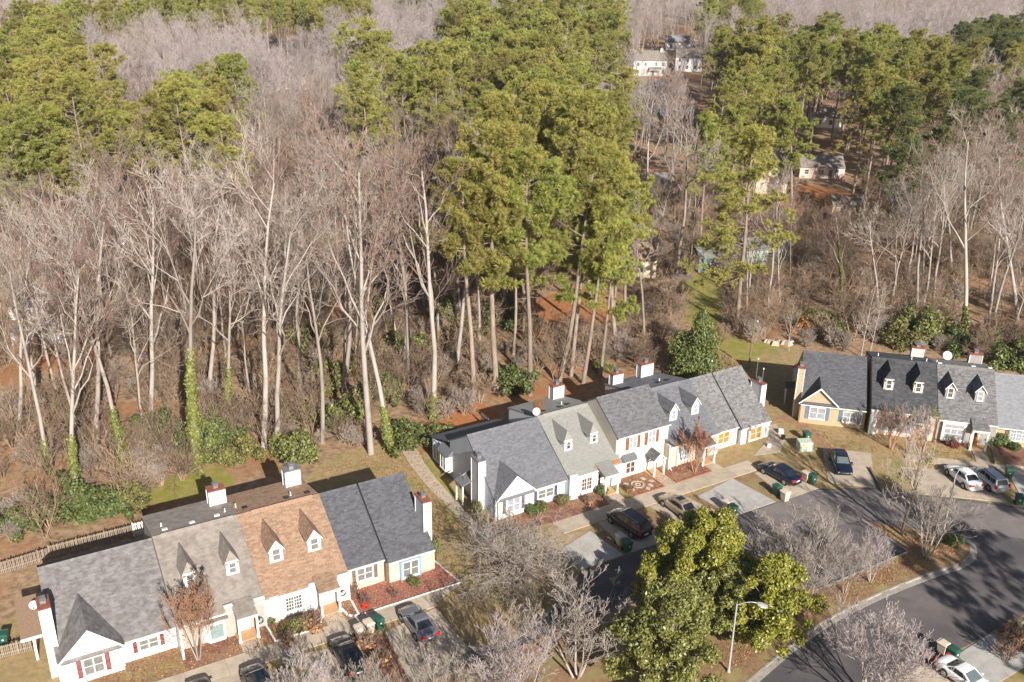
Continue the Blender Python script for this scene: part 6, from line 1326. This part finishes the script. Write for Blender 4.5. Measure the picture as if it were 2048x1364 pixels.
ret = tag(MB().box(0, -.09, 0, 3.6, .09, .35).build('timber_edging', m_wood, None, loc=R3.p(20.6, -4.9, 0)), 'dark timber wall right of the long porch path', 'edging'); ret.rotation_euler[2] = R3.a + 1.5
ret = tag(MB().box(0, -.09, 0, 5.0, .09, .3).build('timber_edging', m_wood, None, loc=at(1766, 988)), 'dark timber wall between the two right hand driveways', 'edging'); ret.rotation_euler[2] = R3.a + 1.75
for i in range(9):
    px = 1532 + i * 6.2 + (i % 3); s = .35 + .22 * ((i * 5) % 4) / 3
    b = MB(); pts = [(-s, -s * .7, 0), (s * .9, -s * .8, 0), (s, s * .7, 0), (-s * .8, s * .8, 0), (-s * .6, -s * .4, s * 1.1), (s * .5, -s * .5, s * .9), (s * .6, s * .4, s * 1.2), (-s * .5, s * .5, s)]; b.add(pts, [(3, 2, 1, 0), (4, 5, 6, 7), (0, 1, 5, 4), (1, 2, 6, 5), (2, 3, 7, 6), (3, 0, 4, 7)])
    o = tag(b.build('rock', m_stone, None, loc=at(px, 684 + (i % 4) * 2)), ('leftmost', 'second', 'third', 'fourth', 'fifth', 'sixth', 'seventh', 'eighth', 'rightmost')[i] + ' pale rock in the pile behind the right hand lawn', 'rock', 'rock pile'); o.rotation_euler[2] = i
# fences
def pickets(name, label, A, B, n, h, mat, top=True, w=.085, gap_post=8, rails=(.3, .85)):
    A, B = np.array([*A[:2], 0.]), np.array([*B[:2], 0.]); d = B - A; ln = np.linalg.norm(d); t = thing(name, label, 'fence', A, math.atan2(d[1], d[0]), 'fences')
    me = MB().prism([(-w / 2, .05), (w / 2, .05), (w / 2, h - .06), (0, h), (-w / 2, h - .06)] if top else [(-w / 2, .05), (w / 2, .05), (w / 2, h), (-w / 2, h)], -.012, .012, 'y').build('picket' if top else 'board', mat, t)
    for k in range(n):
        o = me if k == 0 else link('picket' if top else 'board', me.data, t); o.location = (ln * (k + .5) / n, -.04, .02 * math.sin(k * 2.1)); o.rotation_euler = (0, .02 * math.sin(k * 3.7), 0)
    for z in rails: MB().box(0, -.025, h * z - .04, ln, .025, h * z + .04).build('rail', mat, t)
    for k in range(0, int(ln / 2.4) + 1): MB().box(k * 2.4 - .05, .026, 0, k * 2.4 + .05, .12, h + .02).build('post', mat, t)
    return t
fa, fb, fc = at(100, 1117), at(266, 1074), at(300, 1065)
pickets('picket_fence', 'long weathered picket fence behind the red shuttered house', fa, fb, 46, 1.4, m_wood)
pickets('picket_fence', 'short white picket gate beside the grey tan house', fb + np.array([.1, .05, 0]), fc, 8, 1.5, m_trim)
pickets('picket_fence', 'weathered picket fence running to the far left edge', at(-40, 1162), at(98, 1119), 40, 1.3, m_wood)
pickets('picket_fence', 'dark low picket fence at the far left behind the porch', at(-30, 1325), at(66, 1300), 26, 1.2, m_wood)
pickets('privacy_fence', 'brown board privacy fence behind the blue sided house', R2.p(-6.9, 13.2), R2.p(-6.9, 17.5), 22, 1.7, m_wood, False, .18)
pickets('privacy_fence', 'brown board fence behind the two storey house', R2.p(-.3, 11.6), R2.p(-.3, 17), 26, 1.7, m_wood, False, .18)
pickets('post_fence', 'white post fence beside the far grey lane', at(1300, 468), at(1352, 545), 9, 1.1, m_trim, False, .16, rails=(.8,))

# ------------------------------------------------------------------ houses seen through the woods
def cottage(px, py, deg, w, d, ze, zr, wall, roof, label, wins, name='house', overh=.35):
    p = at(px, py); r = Row((p[0], p[1]), deg); hh = House(r, 0, w, label, wall, roof, m_trim, name, 'house', 'houses beyond the woods')
    hh.rearslope(d / 2, zr, d + overh, ze); hh.body(0, -overh, ze, d / 2, zr, d + overh, ze, gut=False)
    for q in wins:
        if q[0] == 'd': hh.door(q[1], q[1] + .9, 2.1, -.005, m_brownsh, glass=False)
        else: hh.window(q[0], q[1], q[2], q[3], -.005, cols=q[4] if len(q) > 4 else 1, pm=m_glass)
    hh.done(); return hh
ch = cottage(1266, 152, 4, 12.5, 9, 5.6, 8.6, m_blank, r_taupe, 'far two storey white house with a porch above the cul de sac', [(1.2, 2.2, 3.6, 5), (4, 5, 3.6, 5), (8, 9, 3.6, 5), (10.6, 11.6, 3.6, 5), (1.2, 2.2, .9, 2.3), (10.6, 11.6, .9, 2.3), ('d', 7.0)])
ch.porch(5.6, 10.2, -2.0, 2.6, -.1, 3.3); ch.chimney(10.5, 11.5, 3.6, 4.6, 9.6, m_white, 5)
cottage(1350, 142, -6, 10, 8, 5.2, 7.6, m_white, r_taupe, 'far white house half hidden right of the cul de sac', [(1, 2, 3.4, 4.8), (4, 5, 3.4, 4.8), (1, 2, .8, 2.2), (4, 5, .8, 2.2), (7, 8, .8, 2.2)])
cottage(1330, 100, -6, 11, 8, 3.4, 6.0, m_white, r_lightgrey, 'farthest white house behind the first far white one', [(2, 3, 1, 2.4), (6, 7, 1, 2.4)])
cottage(1440, 118, 5, 10, 8, 3.2, 5.6, m_blank, r_taupe, 'far pale house hidden among the right hand pines', [(2, 3, 1, 2.4)])
cottage(536, 178, -2, 13, 8, 4.6, 6.4, m_beigewall, r_taupe, 'beige house glimpsed through the upper left trees', [(1.5, 2.5, 1.2, 2.8), (4.5, 5.5, 1.2, 2.8), (7.5, 8.5, 1.2, 2.8), (10.5, 11.5, 1.2, 2.8)])
cottage(1510, 388, 8, 7.2, 12, 6.0, 8.2, m_beigewall, r_taupe, 'tall beige building partly hidden by the lone pine', [(4.5, 5.3, 1, 2.4), (4.5, 5.3, 3.8, 5.2)])
cottage(1598, 356, -4, 10, 7, 2.7, 4.6, m_pinkbrick, r_taupe, 'brick cottage with pale doors on the orange straw yard', [(1, 2, .9, 2.1), (4, 5.4, .9, 2.1, 2), ('d', 6.4), (7.8, 8.7, .3, 2.3)])
cottage(1396, 545, 8, 8, 5, 2.6, 3.6, m_tealwall, r_sage, 'teal shed left of the mint green house', [(2, 2.8, 1, 2), (5, 5.8, 1, 2)])
cottage(1488, 530, 8, 8.2, 6, 2.8, 3.9, m_mint, r_sage, 'mint green cottage beyond the big lone pine', [(4.0, 4.9, 1.1, 2.2), (6.6, 7.4, 1.1, 2.2)])
cottage(1662, 436, 2, 6.5, 5, 2.6, 4.0, m_tan, r_taupe, 'small tan house with a blue framed window in the right woods', [(1.6, 2.9, .9, 2.1, 2), (4.6, 5.6, .9, 2.1)])
cottage(1228, 560, 10, 7, 7, 3.2, 5.0, m_beigewall, r_brown, 'beige house behind the low pine branches', [(1, 2, 1, 2.3), (4, 5, 1, 2.3)])
cottage(24, 690, 6, 7, 3, 2.0, 2.5, m_white, r_greyweath, 'low white outbuilding in the left hand woods', [(1, 2, .8, 1.7)])
cottage(20, 640, 3, 4, 3, 2.2, 3.0, m_blank, r_char, 'small grey roofed shed at the left edge', [(1, 2, .8, 1.7)])
cottage(1320, 232, 3, 4.5, 4, 2.8, 3.8, m_bluewall, r_lightgrey, 'little bright blue building below the cul de sac', [(1, 2, 1, 2)])
for px, py, w, lab in ((1880, 100, 9, 'topmost tiny far roof in the hazy trees'), (1870, 72, 9, 'tiny far roof higher on the hazy slope'), (1900, 55, 8, 'highest tiny far roof at the upper right'), (1620, 255, 9, 'roof among the right hand pines'), (960, 190, 10, 'roof glimpsed between central pines')):
    cottage(px, py, -8, w, 7, 3.0, 5.2, m_blank, r_taupe, lab, [(2, 3, 1, 2.3), (5, 6, 1, 2.3)])
dk = thing('wooden_deck', 'dark wooden deck shed standing among the central pines', 'deck', at(1104, 540), .1)
for x, y in ((0, 0), (3, 0), (0, 3), (3, 3)): MB().box(x - .09, y - .09, 0, x + .09, y + .09, 3.6).build('post', m_wood, dk)
for k in range(16): MB().box(-.1 + k * .2, -.15, 1.2, .08 + k * .2, 3.15, 1.26).build('board', m_wood, dk)
MB().prism([(-.4, 3.6), (3.5, 3.9), (3.5, 4.0), (-.4, 3.7)], -.3, 3.3).build('roof', r_brown, dk); MB().box(.1, 3.02, 1.27, 2.9, 3.08, 3.5).build('wall', m_wood, dk); MB().box(.1, -.05, 2.1, 2.9, .02, 2.2).box(.1, -.05, 1.6, 2.9, .02, 1.66).build('rail', m_wood, dk)
tp = MB(); tp.add([(-.9, -.6, .02), (.8, -.7, .03), (1.0, .6, .02), (-.8, .7, .03), (-.5, -.3, .55), (.4, -.35, .7), (.5, .3, .6), (-.4, .35, .5)], [(4, 5, 6, 7), (0, 1, 5, 4), (1, 2, 6, 5), (2, 3, 7, 6), (3, 0, 4, 7)])
tag(tp.build('tarpaulin', m_tarp, None, loc=at(288, 712)), 'crumpled blue tarpaulin over a pile in the left woods', 'tarpaulin')

# ------------------------------------------------------------------ the air
hz = MB().box(-900, -140, -1.0, 1300, 1500, 57.0).build('haze', [])
hm = bpy.data.materials.new('thin winter haze'); hm.use_nodes = True; hn = hm.node_tree
for n in list(hn.nodes):
    if n.type != 'OUTPUT_MATERIAL': hn.nodes.remove(n)
pv = hn.nodes.new('ShaderNodeVolumePrincipled'); pv.inputs['Color'].default_value = (0.93, 0.95, 1.0, 1); pv.inputs['Density'].default_value = 0.00009; pv.inputs['Anisotropy'].default_value = 0.1
hn.links.new(pv.outputs[0], hn.nodes['Material Output'].inputs['Volume']); hz.data.materials.append(hm)
tag(hz, 'thin pale haze over the far woods', None, None, 'stuff')
